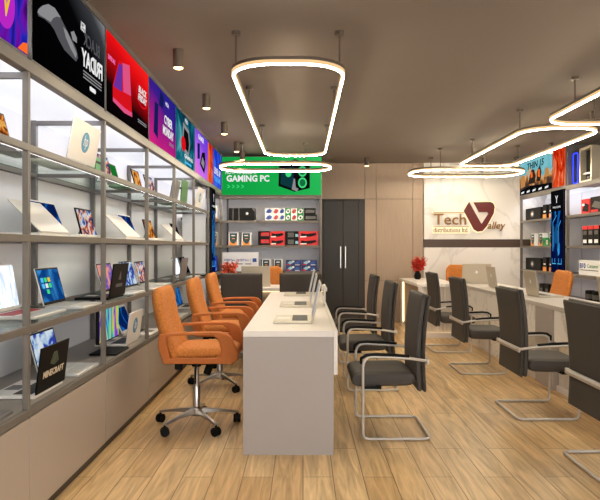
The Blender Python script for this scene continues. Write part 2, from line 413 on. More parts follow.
# ------------------------------------------------------------------ left display rack
FX, RX = -1.22, -1.66
PY = [1.66, 2.68, 3.71, 4.74, 5.74, 6.77, 7.79]
LEV = [(.50,.535), (.872,.907), (1.28,1.315), (1.685,1.72)]
rack = thing('display_rack', 'long taupe metal display rack with glass shelves along left wall', 'shelving', (-1.44, 4.7, 0))
def W(o, name, mb, mat, **k):           # part given in world coordinates
    ob = obj(name, mb, mat, o, **k); ob.location = -Vector(o.location); return ob
for y in PY:
    W(rack, 'post', MB().box(FX-.026, FX, y-.019, y+.007, .50, 2.04), m_taupe, bevel=.002)
    W(rack, 'post', MB().box(RX-.015, RX+.015, y-.015, y+.015, .535, 2.04), m_taupe_d)
    W(rack, 'cross_bar', MB().box(RX+.015, FX-.027, y-.012, y+.012, 2.012, 2.038), m_taupe_d)
    for z0, z1 in LEV[1:]: W(rack, 'cross_bar', MB().box(RX+.015, FX-.053, y-.016, y+.016, z0+.003, z1-.011), m_taupe_d)
for z0, z1 in LEV:
    W(rack, 'front_rail', MB().box(FX-.025, FX+.001, PY[0]-.02, PY[-1]+.02, z0+.003, z1), m_taupe, bevel=.002)
    if z0 > .6:
        W(rack, 'fill_strip_cap', MB().box(FX-.052, FX-.0255, PY[0]-.02, PY[-1]+.02, z1-.016, z1-.0105), m_taupe)  # added cap that keeps the fill strip below it out of sight
        W(rack, 'led_or_fill_strip', MB().box(FX-.043, FX-.031, PY[0]+.03, PY[-1]-.03, z1-.026, z1-.017), m_shelffill)  # unseen fill strip added behind the rail to brighten the back panels
    if z0 > .6: W(rack, 'rear_rail', MB().box(RX-.02, RX+.02, PY[0], PY[-1], z0, z1-.004), m_taupe_d)
W(rack, 'counter_board', MB().box(RX-.02, FX-.026, PY[0]-.02, PY[-1]+.02, .502, .535), m_board)
for z0, z1 in LEV[1:]:
    for a, e in zip(PY, PY[1:]):
        W(rack, 'glass_shelf', MB().box(RX+.022, FX-.027, a+.02, e-.02, z1-.010, z1-.002), m_glass)
W(rack, 'top_beam', MB().box(FX-.04, FX+.004, PY[0]-.02, 9.0, 2.04, 2.095), m_taupe, bevel=.002)
W(rack, 'end_panel', MB().box(-1.57, FX-.045, 7.80, 7.82, .535, 2.04), m_backp)
for a, e in zip(PY, PY[1:]):
    W(rack, 'back_panel', MB().box(-1.695, -1.682, a+.004, e-.004, .535, 2.05), m_backp)
led = obj('led_or_fill_strip', MB().box(-1.36, -1.335, PY[0], 8.9, 2.14, 2.155), m_ledcool)
tag(led, 'slim cool white LED strip hidden on top of the left display rack', 'light strip')
led2 = obj('led_batten', MB().box(-1.32, -1.28, PY[0], 8.9, 2.11, 2.14), m_taupe_d)
led2.parent = led
# drawers below
doors = ['nearest the camera', 'second from the camera', 'third from the camera', 'fourth from the camera', 'fifth from the camera', 'farthest from the camera']
for k, (a, e) in enumerate(zip(PY, PY[1:])):
    t = thing('base_cabinet', 'glossy taupe base cabinet under the left rack, ' + doors[k], 'cabinet', (-1.45, (a+e)/2, 0), 0, 'base cabinets under the left rack')
    W(t, 'body', MB().box(-1.69, FX-.02, a+.001, e-.001, .05, .499), m_cab)
    W(t, 'door', MB().box(FX-.018, FX, a+.003, e-.003, .052, .496), m_cab, bevel=.002)
    W(t, 'plinth', MB().box(-1.66, FX-.02, a+.001, e-.001, 0, .05), m_toe)

# ------------------------------------------------------------------ lit posters (local: x right, z up, front at -y)
def panel_thing(name, label, cat, loc, rotz, w, h, art, group=None, frame=m_taupe_d, th=.03):
    t = thing(name, label, cat, loc, rotz, group)
    obj('frame', MB().box(-w/2, w/2, .004, th, 0, h), frame, t)
    # the picture's own origin sits at the middle of the sheet
    p = obj('print', MB().box(-w/2+.008, w/2-.008, 0, .0035, -h/2+.008, h/2-.008), art, t, loc=(0,0,h/2))
    return t
def flat(t, name, polys, mat, y=-.001):
    for p in polys: o = obj(name, MB().prism(p, y, y+.0008), mat, t)
    return o
PZ, PH = 2.10, .52
def lpost(label, a, e, art, h=PH):
    return panel_thing('lightbox_poster', label, 'poster', (FX+.002, (a+e)/2, PZ), PI/2, e-a, h, art, 'lit posters above the left rack')
p1 = lpost('lit purple and blue poster with a magenta disc, above the left rack', 1.66, 2.66, a_purple)
flat(p1, 'disc', [arc(.29, .17, .085, .115, 0, 2*PI, 28)[:-1]], e_mag)
text('lettering', 'V', .31, .165, .07, .12, -.003, e_yellow, p1, shear=.2, bold=.02)
text('lettering', 'SALE', .26, .19, .05, .03, -.003, e_white, p1)
flat(p1, 'strip', [[(-.1,.30),(.22,.515),(.19,.515),(-.13,.30)]], e_dark)
flat(p1, 'glow', [[(.40,.01),(.49,.01),(.49,.06),(.45,.05)]], e_orange)
p2 = lpost('lit black poster with a grey computer mouse and mirrored FRIDAY lettering', 2.70, 3.69, a_black)
flat(p2, 'mouse', [[(-0.445,0.237),(-0.433,0.256),(-0.39,0.289),(-0.33,0.32),(-0.255,0.331),(-0.183,0.312),(-0.087,0.271),(-0.012,0.242),(0.03,0.219),(0.051,0.183),(0.023,0.155),(-0.026,0.158),(-0.132,0.166),(-0.207,0.196),(-0.255,0.223),(-0.302,0.235),(-0.369,0.234),(-0.433,0.223)]], e_grey)
flat(p2, 'mouse_shell', [[(-0.445,0.237),(-0.433,0.256),(-0.39,0.289),(-0.33,0.32),(-0.255,0.331),(-0.183,0.312),(-0.231,0.299),(-0.273,0.275),(-0.302,0.245),(-0.369,0.239),(-0.422,0.232)]], e_mid, -.002)
flat(p2, 'mouse_stripe', [[(-0.151,0.276),(-0.106,0.272),(-0.026,0.232),(0.03,0.197),(0.016,0.171),(-0.053,0.197),(-0.119,0.236)], [(-0.053,0.286),(-0.012,0.306),(0.03,0.283),(0.03,0.256),(-0.026,0.253)]], e_mid, -.0025)
text('lettering', 'FRIDAY', .27, .21, .34, .095, -.003, e_white, p2, mirror=True, bold=.03)
text('lettering', 'BLACK', .26, .32, .26, .075, -.003, e_grey, p2, mirror=True, bold=.01)
text('lettering', 'MEGA', .12, .375, .07, .05, -.003, e_white, p2, mirror=True)
for z in (.135, .118, .10): flat(p2, 'rule', [[(.13,z),(.43,z),(.43,z+.007),(.13,z+.007)]], e_mid)
flat(p2, 'button', [rrect(.23, .33, .055, .08, .012, 4)], e_white)
p3 = lpost('lit red and black poster with a red computer case', 3.72, 4.73, a_red)
flat(p3, 'case', [[(-0.384,0.197),(-0.26,0.396),(-0.018,0.436),(0.046,0.114),(-0.136,0.107),(-0.384,0.12)]], e_red)
flat(p3, 'case_side', [[(-0.372,0.194),(-0.255,0.377),(-0.181,0.38),(-0.192,0.202)]], E('lit_violet_print', (110,50,160), .9), -.002)
flat(p3, 'case_glow', [[(-0.181,0.4),(-0.018,0.433),(0.018,0.228),(-0.158,0.211)], [(-0.384,0.12),(-0.136,0.107),(0.046,0.114),(0.046,0.085),(-0.136,0.073),(-0.384,0.095)]], E('lit_rose_print', (240,90,140), .8), -.002)
m = MB(); o_, i_ = arc(0.322,0.304,.165,.095,0,2*PI,32)[:-1], arc(0.322,0.304,.15,.083,0,2*PI,32)[:-1]
for k in range(32):
    q = (k+1) % 32; m.prism([o_[k], o_[q], i_[q], i_[k]], -.0015, -.001)
obj('badge_ring', m, e_red, p3)
text('lettering', 'BLACK', 0.322, 0.334, .22, .05, -.003, e_white, p3, shear=.2, bold=.02)
text('lettering', 'FRIDAY', 0.322, 0.274, .24, .05, -.003, e_white, p3, shear=.2, bold=.02)
text('lettering', 'SUPER SALE', -0.412, 0.352, .14, .03, -.003, e_pink, p3)
for z in (.10,.085): flat(p3, 'rule', [[(.2,z),(.44,z),(.44,z+.007),(.2,z+.007)]], e_mid)
p4 = lpost('lit magenta and blue poster with a dark tower and white lettering', 4.76, 5.74, a_mag)
flat(p4, 'tower', [[(-.36,.10),(-.22,.07),(-.2,.36),(-.32,.36)]], e_navy)
flat(p4, 'gadget', [[(-.18,.36),(-.03,.36),(0,.47),(-.12,.5)]], e_navy)
text('lettering', 'CYBER', .17, .285, .32, .08, -.003, e_white, p4, bold=.03)
text('lettering', 'MONDAY', .17, .185, .42, .08, -.003, e_white, p4, bold=.03)
text('lettering', 'DEALS', .3, .1, .18, .03, -.003, e_mid, p4)
text('lettering', 'MEGA', .12, .43, .12, .035, -.003, e_white, p4)
p5 = lpost('lit teal poster with a red and white headset picture', 5.76, 6.76, a_teal)
flat(p5, 'picture', [[(-.22,.15),(.12,.12),(.2,.25),(.14,.40),(-.16,.43)]], e_mid)
flat(p5, 'picture_core', [[(-.17,.19),(.10,.16),(.15,.25),(.1,.36),(-.12,.38)]], e_dark, -.002)
flat(p5, 'red_gadget', [arc(-.16,.21,.12,.075,0,2*PI,20)[:-1]], e_red, -.003)
text('lettering', 'GAMING', .12, .10, .46, .04, -.003, e_white, p5, bold=.02)
flat(p5, 'rule', [[(-.05,.03),(.28,.03),(.28,.05),(-.05,.05)]], e_cyan)
text('lettering', 'PRO', .0, .465, .15, .045, -.003, e_white, p5)
p6 = lpost('lit violet poster with a dark laptop picture, next to the red panel', 6.78, 7.78, a_violet)
flat(p6, 'laptop_picture', [[(-.2,.14),(.12,.06),(.22,.2),(.16,.33),(-.04,.30)]], e_dark)
flat(p6, 'laptop_glow', [[(-.12,.16),(.08,.12),(.13,.2),(-.02,.25)]], e_mid, -.002)
flat(p6, 'side_panel', [[(-.36,.18),(-.2,.2),(-.2,.38),(-.36,.36)]], e_navy)
text('lettering', 'GAMER', -.12, .45, .4, .06, -.003, e_white, p6, bold=.02)
flat(p6, 'flame_edge', [[(.36,.01),(.49,.01),(.49,.51),(.42,.51)]], e_orange)
panel_thing('lightbox_poster', 'narrow lit red flame panel above the dark blue upright panel, left side', 'poster', (FX+.002, 7.965, PZ), PI/2, .33, PH, a_fire, 'lit posters above the left rack')
p8 = panel_thing('lightbox_poster', 'lit blue poster in the far left corner beside the green sign', 'poster', (FX+.002, 8.545, PZ), PI/2, .80, PH, a_blue, 'lit posters above the left rack')
text('lettering', 'LEVEL UP', -.02, .22, .6, .09, -.003, e_white, p8, bold=.02)
text('lettering', 'YOUR GAME', -.02, .11, .6, .07, -.003, e_cyan, p8)
bx = obj('poster_head_trim', MB().box(FX-.04, FX+.002, 1.64, 9.0, 2.622, 2.66), m_taupe_d)
bx.name = 'trim_14'; bx['kind'] = 'structure'
def upright(label, loc, rotz, w):
    t = panel_thing('upright_sign', label, 'sign', loc, rotz, w, 1.16, a_cyber, 'blue upright lit signs', frame=m_black)
    s = w/.33
    flat(t, 'dark_head', [[(-w/2+.01,.86),(w/2-.01,.86),(w/2-.01,1.15),(-w/2+.01,1.15)]], e_dark, -.0015)
    text('lettering', 'Y', 0, 1.03, .07*s, .10, -.004, e_white, t, bold=.02)
    text('lettering', 'WELCOME', 0, .92, .2*s, .025, -.004, e_white, t)
    ln = lambda x, z0, z1, k=.007: [(x*s-k,z0),(x*s+k,z0),(x*s+k,z1),(x*s-k,z1)]
    flat(t, 'circuit', [ln(-.10,.3,.72), ln(-.075,.36,.66,.004), ln(.05,.25,.66), ln(.02,.3,.60,.004), [(-.10*s,.72),(-.09*s,.71),(.0,.80),(-.01,.81)], [(.05*s,.66),(.06*s,.65),(.11*s,.72),(.10*s,.73)], ln(-.12,.12,.2), ln(-.05,.14,.2), ln(.05,.14,.2), ln(.12,.12,.2)], E('lit_circuit_blue', (70,160,232), .85), -.003)
    flat(t, 'bar', [[(-.12*s,.12),(-.02*s,.12),(-.02*s,.13),(-.12*s,.13)], [(.12*s,.12),(.02*s,.12),(.02*s,.13),(.12*s,.13)]], e_cyan, -.003)
    return t
upright('tall dark blue lit panel with circuit graphics at the far end of the left rack', (FX+.032, 7.965, .88), PI/2, .33)

# ------------------------------------------------------------------ back shelf unit
bs = thing('wall_shelf', 'taupe open shelving on back wall left of the dark door', 'shelving', (-.47, 9.2, 0))
BX0, BX1, BY = -1.22, .285, 9.0
BL = [.875, 1.268, 1.64]
W(bs, 'post', MB().box(BX0-.03, BX0+.005, BY, BY+.04, 0, 2.02), m_taupe, bevel=.002)
W(bs, 'post', MB().box(BX0+.03, BX0+.055, BY+.36, BY+.40, 0, 2.02), m_taupe_d)
W(bs, 'post', MB().box(BX1-.035, BX1, BY, BY+.04, 0, 2.02), m_taupe, bevel=.002)
W(bs, 'side_panel', MB().box(BX1-.02, BX1, BY+.04, BY+.96, 0, H-.01), m_taupe_d)
for z in BL:
    n = MB(); n.box(RX, BX1-.022, BY+.015, BY+.42, z+.002, z+.018); n.box(RX, BX1-.022, BY+.003, BY+.015, z-.018, z+.018)
    W(bs, 'shelf', n, m_taupe)
    W(bs, 'corner_shelf', MB().box(RX, FX, 8.14, BY, z-.018, z+.018), m_taupe)
W(bs, 'back_panel', MB().box(RX, BX1-.022, BY+.425, BY+.44, 0, 2.02), m_backp)
n = MB(); n.box(FX-.03, BX1, BY-.005, BY+.015, 1.985, 2.025); n.box(FX-.03, BX1, BY+.015, BY+.43, 2.009, 2.025); W(bs, 'top_beam', n, m_taupe)
for z in BL[1:] + [2.008]:
    W(bs, 'led_or_fill_strip', MB().box(-1.18, BX1-.04, BY+.02, BY+.032, z-.010, z+.0), m_shelffill)  # fill strips added behind the shelf lips to brighten the unit's interior
W(bs, 'base_unit', MB().box(RX, BX1-.022, BY+.02, BY+.42, .05, .55), m_cab, bevel=.003)
W(bs, 'post', MB().box(FX-.04, FX, 8.13, 8.17, 0, 2.04), m_taupe)
W(bs, 'side_base', MB().box(RX, FX-.01, 7.83, 9.0, 0, .55), m_cab)
gs = panel_thing('lit_sign', 'large lit green sign with GAMING PC lettering on the back wall', 'sign', (-.468, BY-.03, 2.03), 0, 1.50, .585, a_green, th=.05)
text('lettering', 'GAMING PC', -.355, .255, .64, .10, -.003, e_white, gs, bold=.035)
text('lettering', 'HOW TO BUILD A', -.46, .345, .46, .05, -.003, e_white, gs, bold=.02)
for k in range(4):
    x = -.67+k*.07
    flat(gs, 'chevron', [[(x,.11),(x+.02,.11),(x+.05,.135),(x+.02,.16),(x,.16),(x+.03,.135)]], e_greenl)
for k in range(2):
    x = -.65+k*.07
    flat(gs, 'chevron', [[(x,.42),(x+.02,.42),(x+.05,.445),(x+.02,.47),(x,.47),(x+.03,.445)]], e_greenl)
flat(gs, 'case_body', [[(.10,.14),(.34,.055),(.57,.11),(.57,.46),(.35,.545),(.11,.44)]], e_dark)
flat(gs, 'case_window', [[(.13,.17),(.32,.10),(.33,.43),(.14,.40)]], e_teal, -.002)
flat(gs, 'case_fan', [arc(.46,.19,.065,.08,0,2*PI,20)[:-1], arc(.46,.36,.065,.08,0,2*PI,20)[:-1], arc(.25,.33,.045,.055,0,2*PI,20)[:-1]], e_greenl, -.003)
flat(gs, 'case_fan_hub', [arc(.46,.19,.045,.055,0,2*PI,20)[:-1], arc(.46,.36,.045,.055,0,2*PI,20)[:-1]], e_greenm, -.004)
flat(gs, 'case_shine', [[(.3,.09),(.38,.06),(.40,.10),(.36,.12),(.35,.24),(.33,.26)]], e_mid, -.004)

# ------------------------------------------------------------------ right rack
rr = thing('display_rack', 'taupe metal display rack with shelves along right wall', 'shelving', (3.8, 8.0, 0))
GX, GR = 3.60, 4.03
RY = [4.6, 5.8, 7.0, 8.21, 8.64, 9.955]
for y in RY:
    W(rr, 'post', MB().box(GX, GX+.04, y-.02, y+.0, .50, 2.04), m_taupe, bevel=.002)
for y in RY[:3]:
    W(rr, 'post', MB().box(GR-.05, GR-.02, y-.02, y+.01, .50, 2.04), m_taupe_d)
for z in (.52, .877, 1.262, 1.672):
    W(rr, 'front_rail', MB().box(GX-.001, GX+.035, RY[0], RY[-1], z-.018, z+.018), m_taupe, bevel=.002)
    W(rr, 'shelf', MB().box(GX+.035, GR-.02, RY[0], RY[-1], z+.006, z+.016), m_taupe)
    if z > .6: W(rr, 'led_or_fill_strip', MB().box(GX+.037, GX+.049, 7.05, RY[-1]-.05, z-.006, z+.004), m_shelffill)  # added fill strip, hidden by the rail, lifting this rack's brightness
W(rr, 'top_beam', MB().box(GX-.004, GX+.04, RY[0], RY[-1], 2.04, 2.095), m_taupe, bevel=.002)
W(rr, 'top_board', MB().box(GX+.04, GR-.03, RY[0], 8.21, 2.075, 2.093), m_taupe)
W(rr, 'niche_back', MB().box(GR-.07, GR-.05, RY[0], 8.21, 2.094, H-.002), m_taupe_d)
W(rr, 'niche_side', MB().box(GX+.01, GR-.05, 8.185, 8.20, 2.094, H-.002), m_taupe_d)
W(rr, 'back_panel', MB().box(GR-.012, GR, 8.66, 9.95, .5, 2.05), m_backp)
W(rr, 'back_panel', MB().box(GR-.012, GR, 7.0, 8.64, .5, 2.05), m_backp)
W(rr, 'base_unit', MB().box(GX, GR-.02, RY[0], RY[-1], 0, .50), m_cab)
ls = tag(obj('led_or_fill_strip', MB().box(3.70, 3.725, 8.25, 9.9, 2.12, 2.135), m_ledcool), 'slim cool white LED strip behind the posters of the right rack', 'light strip')
ls = tag(obj('led_or_fill_strip', MB().box(3.66, 3.685, 4.7, 8.15, 2.058, 2.073), m_ledcool), 'slim cool white LED strip under the top board of the right rack', 'light strip')
q1 = panel_thing('lightbox_poster', 'lit game poster reading THIN 15 above the right rack', 'poster', (GX-.006, 9.30, 2.10), -PI/2, 1.30, .54, a_game)
text('lettering', 'THIN 15', .02, .44, .66, .10, -.003, e_dark, q1, bold=.02, shear=.1)
flat(q1, 'ground', [[(-.64,.01),(.64,.01),(.64,.09),(-.2,.13),(-.64,.08)]], e_dark)
flat(q1, 'rider', [[(-.28,.16),(-.2,.3),(-.12,.38),(-.02,.36),(.04,.25),(.0,.15)], [(.06,.17),(.1,.33),(.2,.41),(.26,.3),(.22,.16)]], E('lit_brown_print', (60,44,36), .8), -.002)
flat(q1, 'rock', [[(-.6,.12),(-.40,.14),(-.42,.30),(-.52,.34),(-.6,.30)], [(.36,.2),(.56,.2),(.5,.34),(.4,.32)]], E('lit_sand_print', (206,146,84), .8), -.0025)
flat(q1, 'rider_jacket', [[(.12,.24),(.2,.22),(.2,.34),(.14,.35)], [(-.16,.24),(-.08,.26),(-.1,.34),(-.17,.33)]], e_orange, -.003)
for k in range(5):
    x = -.5+k*.24
    flat(q1, 'price_tag', [[(x-.07,.025),(x+.05,.035),(x+.06,.065),(x-.06,.055)]], e_white, -.004)
panel_thing('lightbox_poster', 'narrow lit red panel right of the THIN 15 poster', 'poster', (GX-.006, 8.43, 2.10), -PI/2, .42, .54, a_fire)
upright('tall dark blue lit panel with circuit graphics in the right rack', (GX-.036, 8.425, .90), -PI/2, .42)
struct('trim_15', MB().box(GX, GX+.04, RY[0], YB-.05, 2.642, 2.66), m_taupe_d)

# ------------------------------------------------------------------ laptops, tablets, monitors
def laptop(label, loc, rotz, w=.35, d=.24, ang=105, shell=m_silver2, scr=s_win, logo=None, keys=m_keys, group=None, bez=m_black, tiles=False, cat='laptop'):
    """origin under the middle of the hinge; the user sits at -y"""
    t = thing('laptop', label, cat, loc, rotz, group)
    bh = .017
    base = obj('base', MB().box(-w/2, w/2, -d, 0, 0, bh), shell, t, bevel=.004)
    obj('keyboard', MB().box(-w*.42, w*.42, -d*.52, -d*.12, bh, bh+.0015), keys, t)
    obj('touchpad', MB().box(-w*.15, w*.15, -d*.92, -d*.58, bh, bh+.0008), m_greylid if shell is m_wlid else m_silver2, t)
    lid = obj('lid', MB().box(-w/2, w/2, 0, .008, 0, d), shell, t, loc=(0,0,bh+.001), bevel=.003)
    lid.rotation_euler = (-math.radians(ang-90), 0, 0)
    obj('bezel', MB().box(-w/2+.003, w/2-.003, -.0012, 0, .004, d-.003), bez, lid)
    obj('screen', MB().box(-w/2+.012, w/2-.012, -.002, -.0012, .02, d-.012), scr, lid)
    if tiles:
        for i, (x, z, c) in enumerate(((-.12,.135,e_cyan),(-.12,.10,e_cyan),(-.075,.135,e_greenl),(-.075,.10,e_white),(-.03,.135,e_yellow),(-.03,.10,e_greenl),(-.075,.065,e_greenl))):
            obj('tile', MB().box(x, x+.032, -.003, -.002, z, z+.026), c, lid)
    if logo == 'round':
        n = MB(); n.prism(arc(0, d*.52, .058, .058, 0, 2*PI, 28)[:-1], .0082, .0092); obj('logo', n, m_hpb, lid)
        text('logo_letters', 'hp', 0, d*.52, .062, .082, -.0105, m_paper, lid, shear=.25, mirror=True, bold=.0).location = (0,.0205,0)
    elif logo == 'apple':
        n = MB(); z = d*.55
        n.prism([(-.002,z+.016),(.008,z+.02),(.016,z+.014),(.012,z+.004),(.018,z-.008),(.01,z-.02),(0,z-.017),(-.01,z-.02),(-.018,z-.006),(-.017,z+.01),(-.01,z+.018)], .0082, .0092)
        n.prism([(0,z+.023),(.008,z+.034),(.01,z+.03),(.004,z+.022)], .0082, .0092); obj('logo', n, m_logo, lid)
    elif logo == 'game':
        text('logo_letters', 'MINECRAFT', 0, d*.38, w*.72, .034, -.0105, m_card, lid, mirror=True, bold=.03).location = (0,.0205,0)
        n = MB(); n.prism([(-.05,d*.58),(0,d*.52),(.05,d*.58),(.02,d*.82),(-.02,d*.82)], .0082, .009); obj('logo', n, M('dim_badge', (74,84,64), .5, var=.5, scale=60), lid)
    elif logo == 'dim':
        n = MB(); n.prism([(-.07,d*.28),(.07,d*.28),(.07,d*.38),(-.07,d*.38)], .0082, .009); n.prism([(-.03,d*.5),(.03,d*.5),(0,d*.78)], .0082, .009); obj('logo', n, m_pgrey, lid)
    return t
FR, FW, FU, FD = PI/2, -PI/2, 0, PI      # facing +x, facing -x, facing -y, facing +y
GL = 'laptops on the left rack'
Z4, Z3, Z2, Z1 = 1.721, 1.316, .908, .536
def L(label, x, y, z, face, **k): return laptop(label, (x, y, z), face, group=GL, **k)
# topmost shelf
L('beige laptop with round blue logo on its lid, alone at front of the top shelf', -1.268, 3.42, Z4, FW, w=.42, d=.228, ang=100, shell=m_wlid, logo='round', scr=s_win)
L('dark laptop with brown orange screen on the top shelf at the left edge', -1.50, 2.95, Z4, FR, w=.34, d=.22, ang=105, shell=m_greylid, scr=s_orange)
L('laptop with plain green screen on the top shelf', -1.50, 4.62+.17, Z4, FR, w=.33, d=.2, ang=105, shell=m_greenlid, scr=s_green)
L('grey lidded laptop turned to the wall on the top shelf', -1.31, 6.05, Z4, FW, w=.34, d=.2, ang=100, shell=m_greylid)
L('green lidded laptop turned to the wall on the top shelf', -1.30, 6.50, Z4, FW, w=.34, d=.245, ang=95, shell=m_greenlid)
L('white laptop with round blue logo at the far end of the top shelf', -1.30, 7.38, Z4, FW, w=.40, d=.25, ang=100, shell=m_wlid, logo='round')
# eye-level shelf
hw = 'half closed white laptop, back to us, eye-level shelf, '
L(hw+'nearest the camera', -1.315, 3.185, Z3, FW, w=.37, d=.235, ang=45, shell=m_wlid, logo=None, scr=s_dark)
bl = 'white blue-screened laptop on the eye-level shelf, '
L(bl+'nearest the camera', -1.475, 3.57, Z3, FR, w=.35, d=.215, ang=112, shell=m_wlid, scr=s_deep, bez=m_wlid)
L(hw+'in the middle of the rack', -1.315, 4.66, Z3, FW, w=.38, d=.235, ang=45, shell=m_wlid, scr=s_dark)
L(bl+'in the middle of the rack', -1.44, 5.07, Z3, FR, w=.36, d=.215, ang=112, shell=m_wlid, scr=s_deep, bez=m_wlid)
L(hw+'farthest from the camera', -1.315, 6.42, Z3, FW, w=.38, d=.235, ang=45, shell=m_wlid, scr=s_dark)
L('white laptop with black screen on the eye-level shelf near its far end', -1.44, 6.98, Z3, FR, w=.36, d=.215, ang=112, shell=m_wlid, scr=s_dark)
# shelf below
L('large laptop with glaring white screen and red keys, left edge', -1.54, 3.08, Z2, FR, w=.38, d=.25, ang=100, scr=s_bright, keys=m_redkeys, bez=m_silver2)
L('silver laptop with tiled blue desktop on the glass shelf', -1.455, 3.532, Z2, FR, w=.31, d=.22, ang=105, scr=s_win, tiles=True, keys=m_keysw)
L('black lidded laptop turned to the wall on the glass shelf above the monitor', -1.285, 4.13, Z2, FW, w=.34, d=.225, ang=98, shell=m_black, logo='dim')
L('laptop with pink and blue screen behind the black lid on the glass shelf', -1.45, 4.52, Z2, FR, w=.33, d=.22, ang=105, scr=s_pink, keys=m_keysw)
L('laptop with pale blue photo screen beside the pink-screened one on the glass shelf', -1.43, 5.02, Z2, FR, w=.36, d=.225, ang=106, scr=s_photo, keys=m_keysw)
L('laptop with small colourful figures on screen, glass shelf behind the nearest orange chair', -1.46, 5.65-.13, Z2, FR, w=.30, d=.21, ang=105, scr=s_people, keys=m_keysw)
L('grey lidded laptop turned to the wall on the glass shelf', -1.285, 6.37, Z2, FW, w=.33, d=.22, ang=98, shell=m_greylid)
L('laptop with glaring white screen at the far end of the glass shelf', -1.44, 6.97, Z2, FR, w=.33, d=.22, ang=105, scr=s_bright)
L('closed-looking black laptop low at the far end of the glass shelf', -1.42, 7.42, Z2, FR, w=.34, d=.23, ang=112, shell=m_black, scr=s_dark)
# counter
L('dark laptop on the counter at the lower left corner', -1.50, 2.44, Z1, FR, w=.34, d=.24, ang=110, shell=m_greylid, scr=s_dark)
L('laptop with black lid reading MINECRAFT on the counter', -1.275, 3.02, Z1, FW, w=.34, d=.225, ang=97, shell=m_wlid, logo='game')
L('laptop with white and blue picture behind the black lid on the counter', -1.475, 3.51, Z1, FR, w=.33, d=.225, ang=105, scr=s_photo, keys=m_keysw)
L('white laptop with round blue logo on the counter beside the monitor', -1.29, 4.535, Z1, FW, w=.35, d=.225, ang=97, shell=m_wlid, logo='round')
L('white laptop with dark blue screen on the counter beside the nearest orange chair', -1.465, 5.05, Z1, FR, w=.35, d=.225, ang=115, shell=m_wlid, scr=s_deep, bez=m_wlid)
L('laptop with dark keys on the counter behind the second orange chair', -1.47, 6.3, Z1, FR, w=.34, d=.23, ang=105, scr=s_dark)
L('white laptop at the far end of the counter', -1.47, 7.2, Z1, FR, w=.34, d=.23, ang=105, shell=m_wlid, scr=s_win)
def black_lid(o):
    for ch in o.children:
        if ch.name.startswith('lid'): ch.data.materials[0] = m_black
for o in list(bpy.data.objects):
    if o.name.startswith('laptop') and 'MINECRAFT' in o.get('label', ''): black_lid(o)

def tablet(label, loc, rotz, scr, w=.29, h=.2, lean=15):
    t = thing('tablet', label, 'tablet', loc, rotz, 'tablets on the left rack')
    bd = obj('body', MB().box(-w/2, w/2, 0, .009, 0, h), m_black, t, bevel=.003); bd.rotation_euler = (-math.radians(lean),0,0)
    obj('screen', MB().box(-w/2+.012, w/2-.012, -.001, 0, .012, h-.012), scr, bd)
    s = MB(); q = math.radians(lean); s.prism([(-.03,0),(.03,0),(.03,.004),(-.03,.004)], .0, .09)
    s.tubep([(0,.088,.004),(0,.012+h*.6*math.sin(q),h*.6*math.cos(q))], .006, 6); obj('stand', s, m_greylid, t)
    return t
tablet('tablet with colourful figures on screen, top shelf, nearer of two', (-1.38,4.25,Z4), FR, s_people)
tablet('tablet with orange screen on the top shelf', (-1.38,5.10,Z4), FR, s_orange, w=.22)
tablet('tablet with colourful figures on screen, top shelf, farther of two', (-1.38,5.53,Z4), FR, s_people)
tablet('tablet with colourful figures on screen, eye-level shelf', (-1.38,3.905,Z3), FR, s_people, w=.28, h=.20)
tablet('tablet with orange screen on the eye-level shelf', (-1.38,5.50,Z3), FR, s_orange)
gb = thing('game_case', 'small green box on the top shelf behind the beige laptop', 'box', (-1.36,3.90,Z4))
obj('body', MB().box(-.03,.03,-.05,.05,0,.12), m_pgreen, gb, bevel=.002); obj('band', MB().box(.0301,.031,-.05,.05,.08,.095), m_pblack, gb)

mo = thing('monitor', 'monitor with rainbow wave picture standing on the left counter', 'monitor', (-1.335,4.14,Z1), FR)
obj('foot', MB().box(-.15,.15,-.09,.09,0,.012), m_black, mo, bevel=.004)
obj('stem', MB().box(-.03,.03,.03,.045,.012,.2), m_black, mo)
pn = obj('panel', MB().box(-.21,.21,0,.025,.08,.325), m_black, mo, bevel=.004)
obj('screen', MB().box(-.204,.204,-.001,0,.09,.319), s_stripe, pn)

# ------------------------------------------------------------------ boxes on the shelves (front at -y)
def pbox(name, label, loc, rotz, w, h, d, body, art=(), group=None, cat='box'):
    """art: (kind, args, material) drawn on the front as thin printed patches"""
    t = MB(); t.box(-w/2, w/2, 0, d, 0, h, 0); mats = [body]
    for k, (p, mt) in enumerate(art):
        if mt not in mats: mats.append(mt)
        y = -.0006*(k+1)
        t.prism([(x*w, z*h) for x, z in p], y, y+.0005, mats.index(mt))
    o = obj(name, t, mats, None, loc, rotz)
    return tag(o, label, cat, group)
R4 = lambda x0,x1,z0,z1: [(x0,z0),(x1,z0),(x1,z1),(x0,z1)]
def shield(label, x, z, y=9.06, rotz=0, w=.165, h=.19, loc=None, group='shield boxes'):
    return pbox('product_box', label, loc or (x,y,z), rotz, w, h, .07, m_paper,
        [(R4(-.5,-.40,0,1), m_pblack), (R4(-.34,.36,0,.34), m_porange), ([(-.3,.95),(-.3,.4),(-.1,.16),(.04,.12),(.18,.16),(.36,.4),(.36,.95)], m_pdark), (R4(-.14,.2,.72,.80), m_paper), (R4(-.08,.16,.5,.56), m_porange)], group)
T3, T2, T1 = 1.659, 1.287, .894
bk = lambda p: (p-303)/66.0
def bw(p0, p1): return (bk((p0+p1)/2), (p1-p0)/66.0)
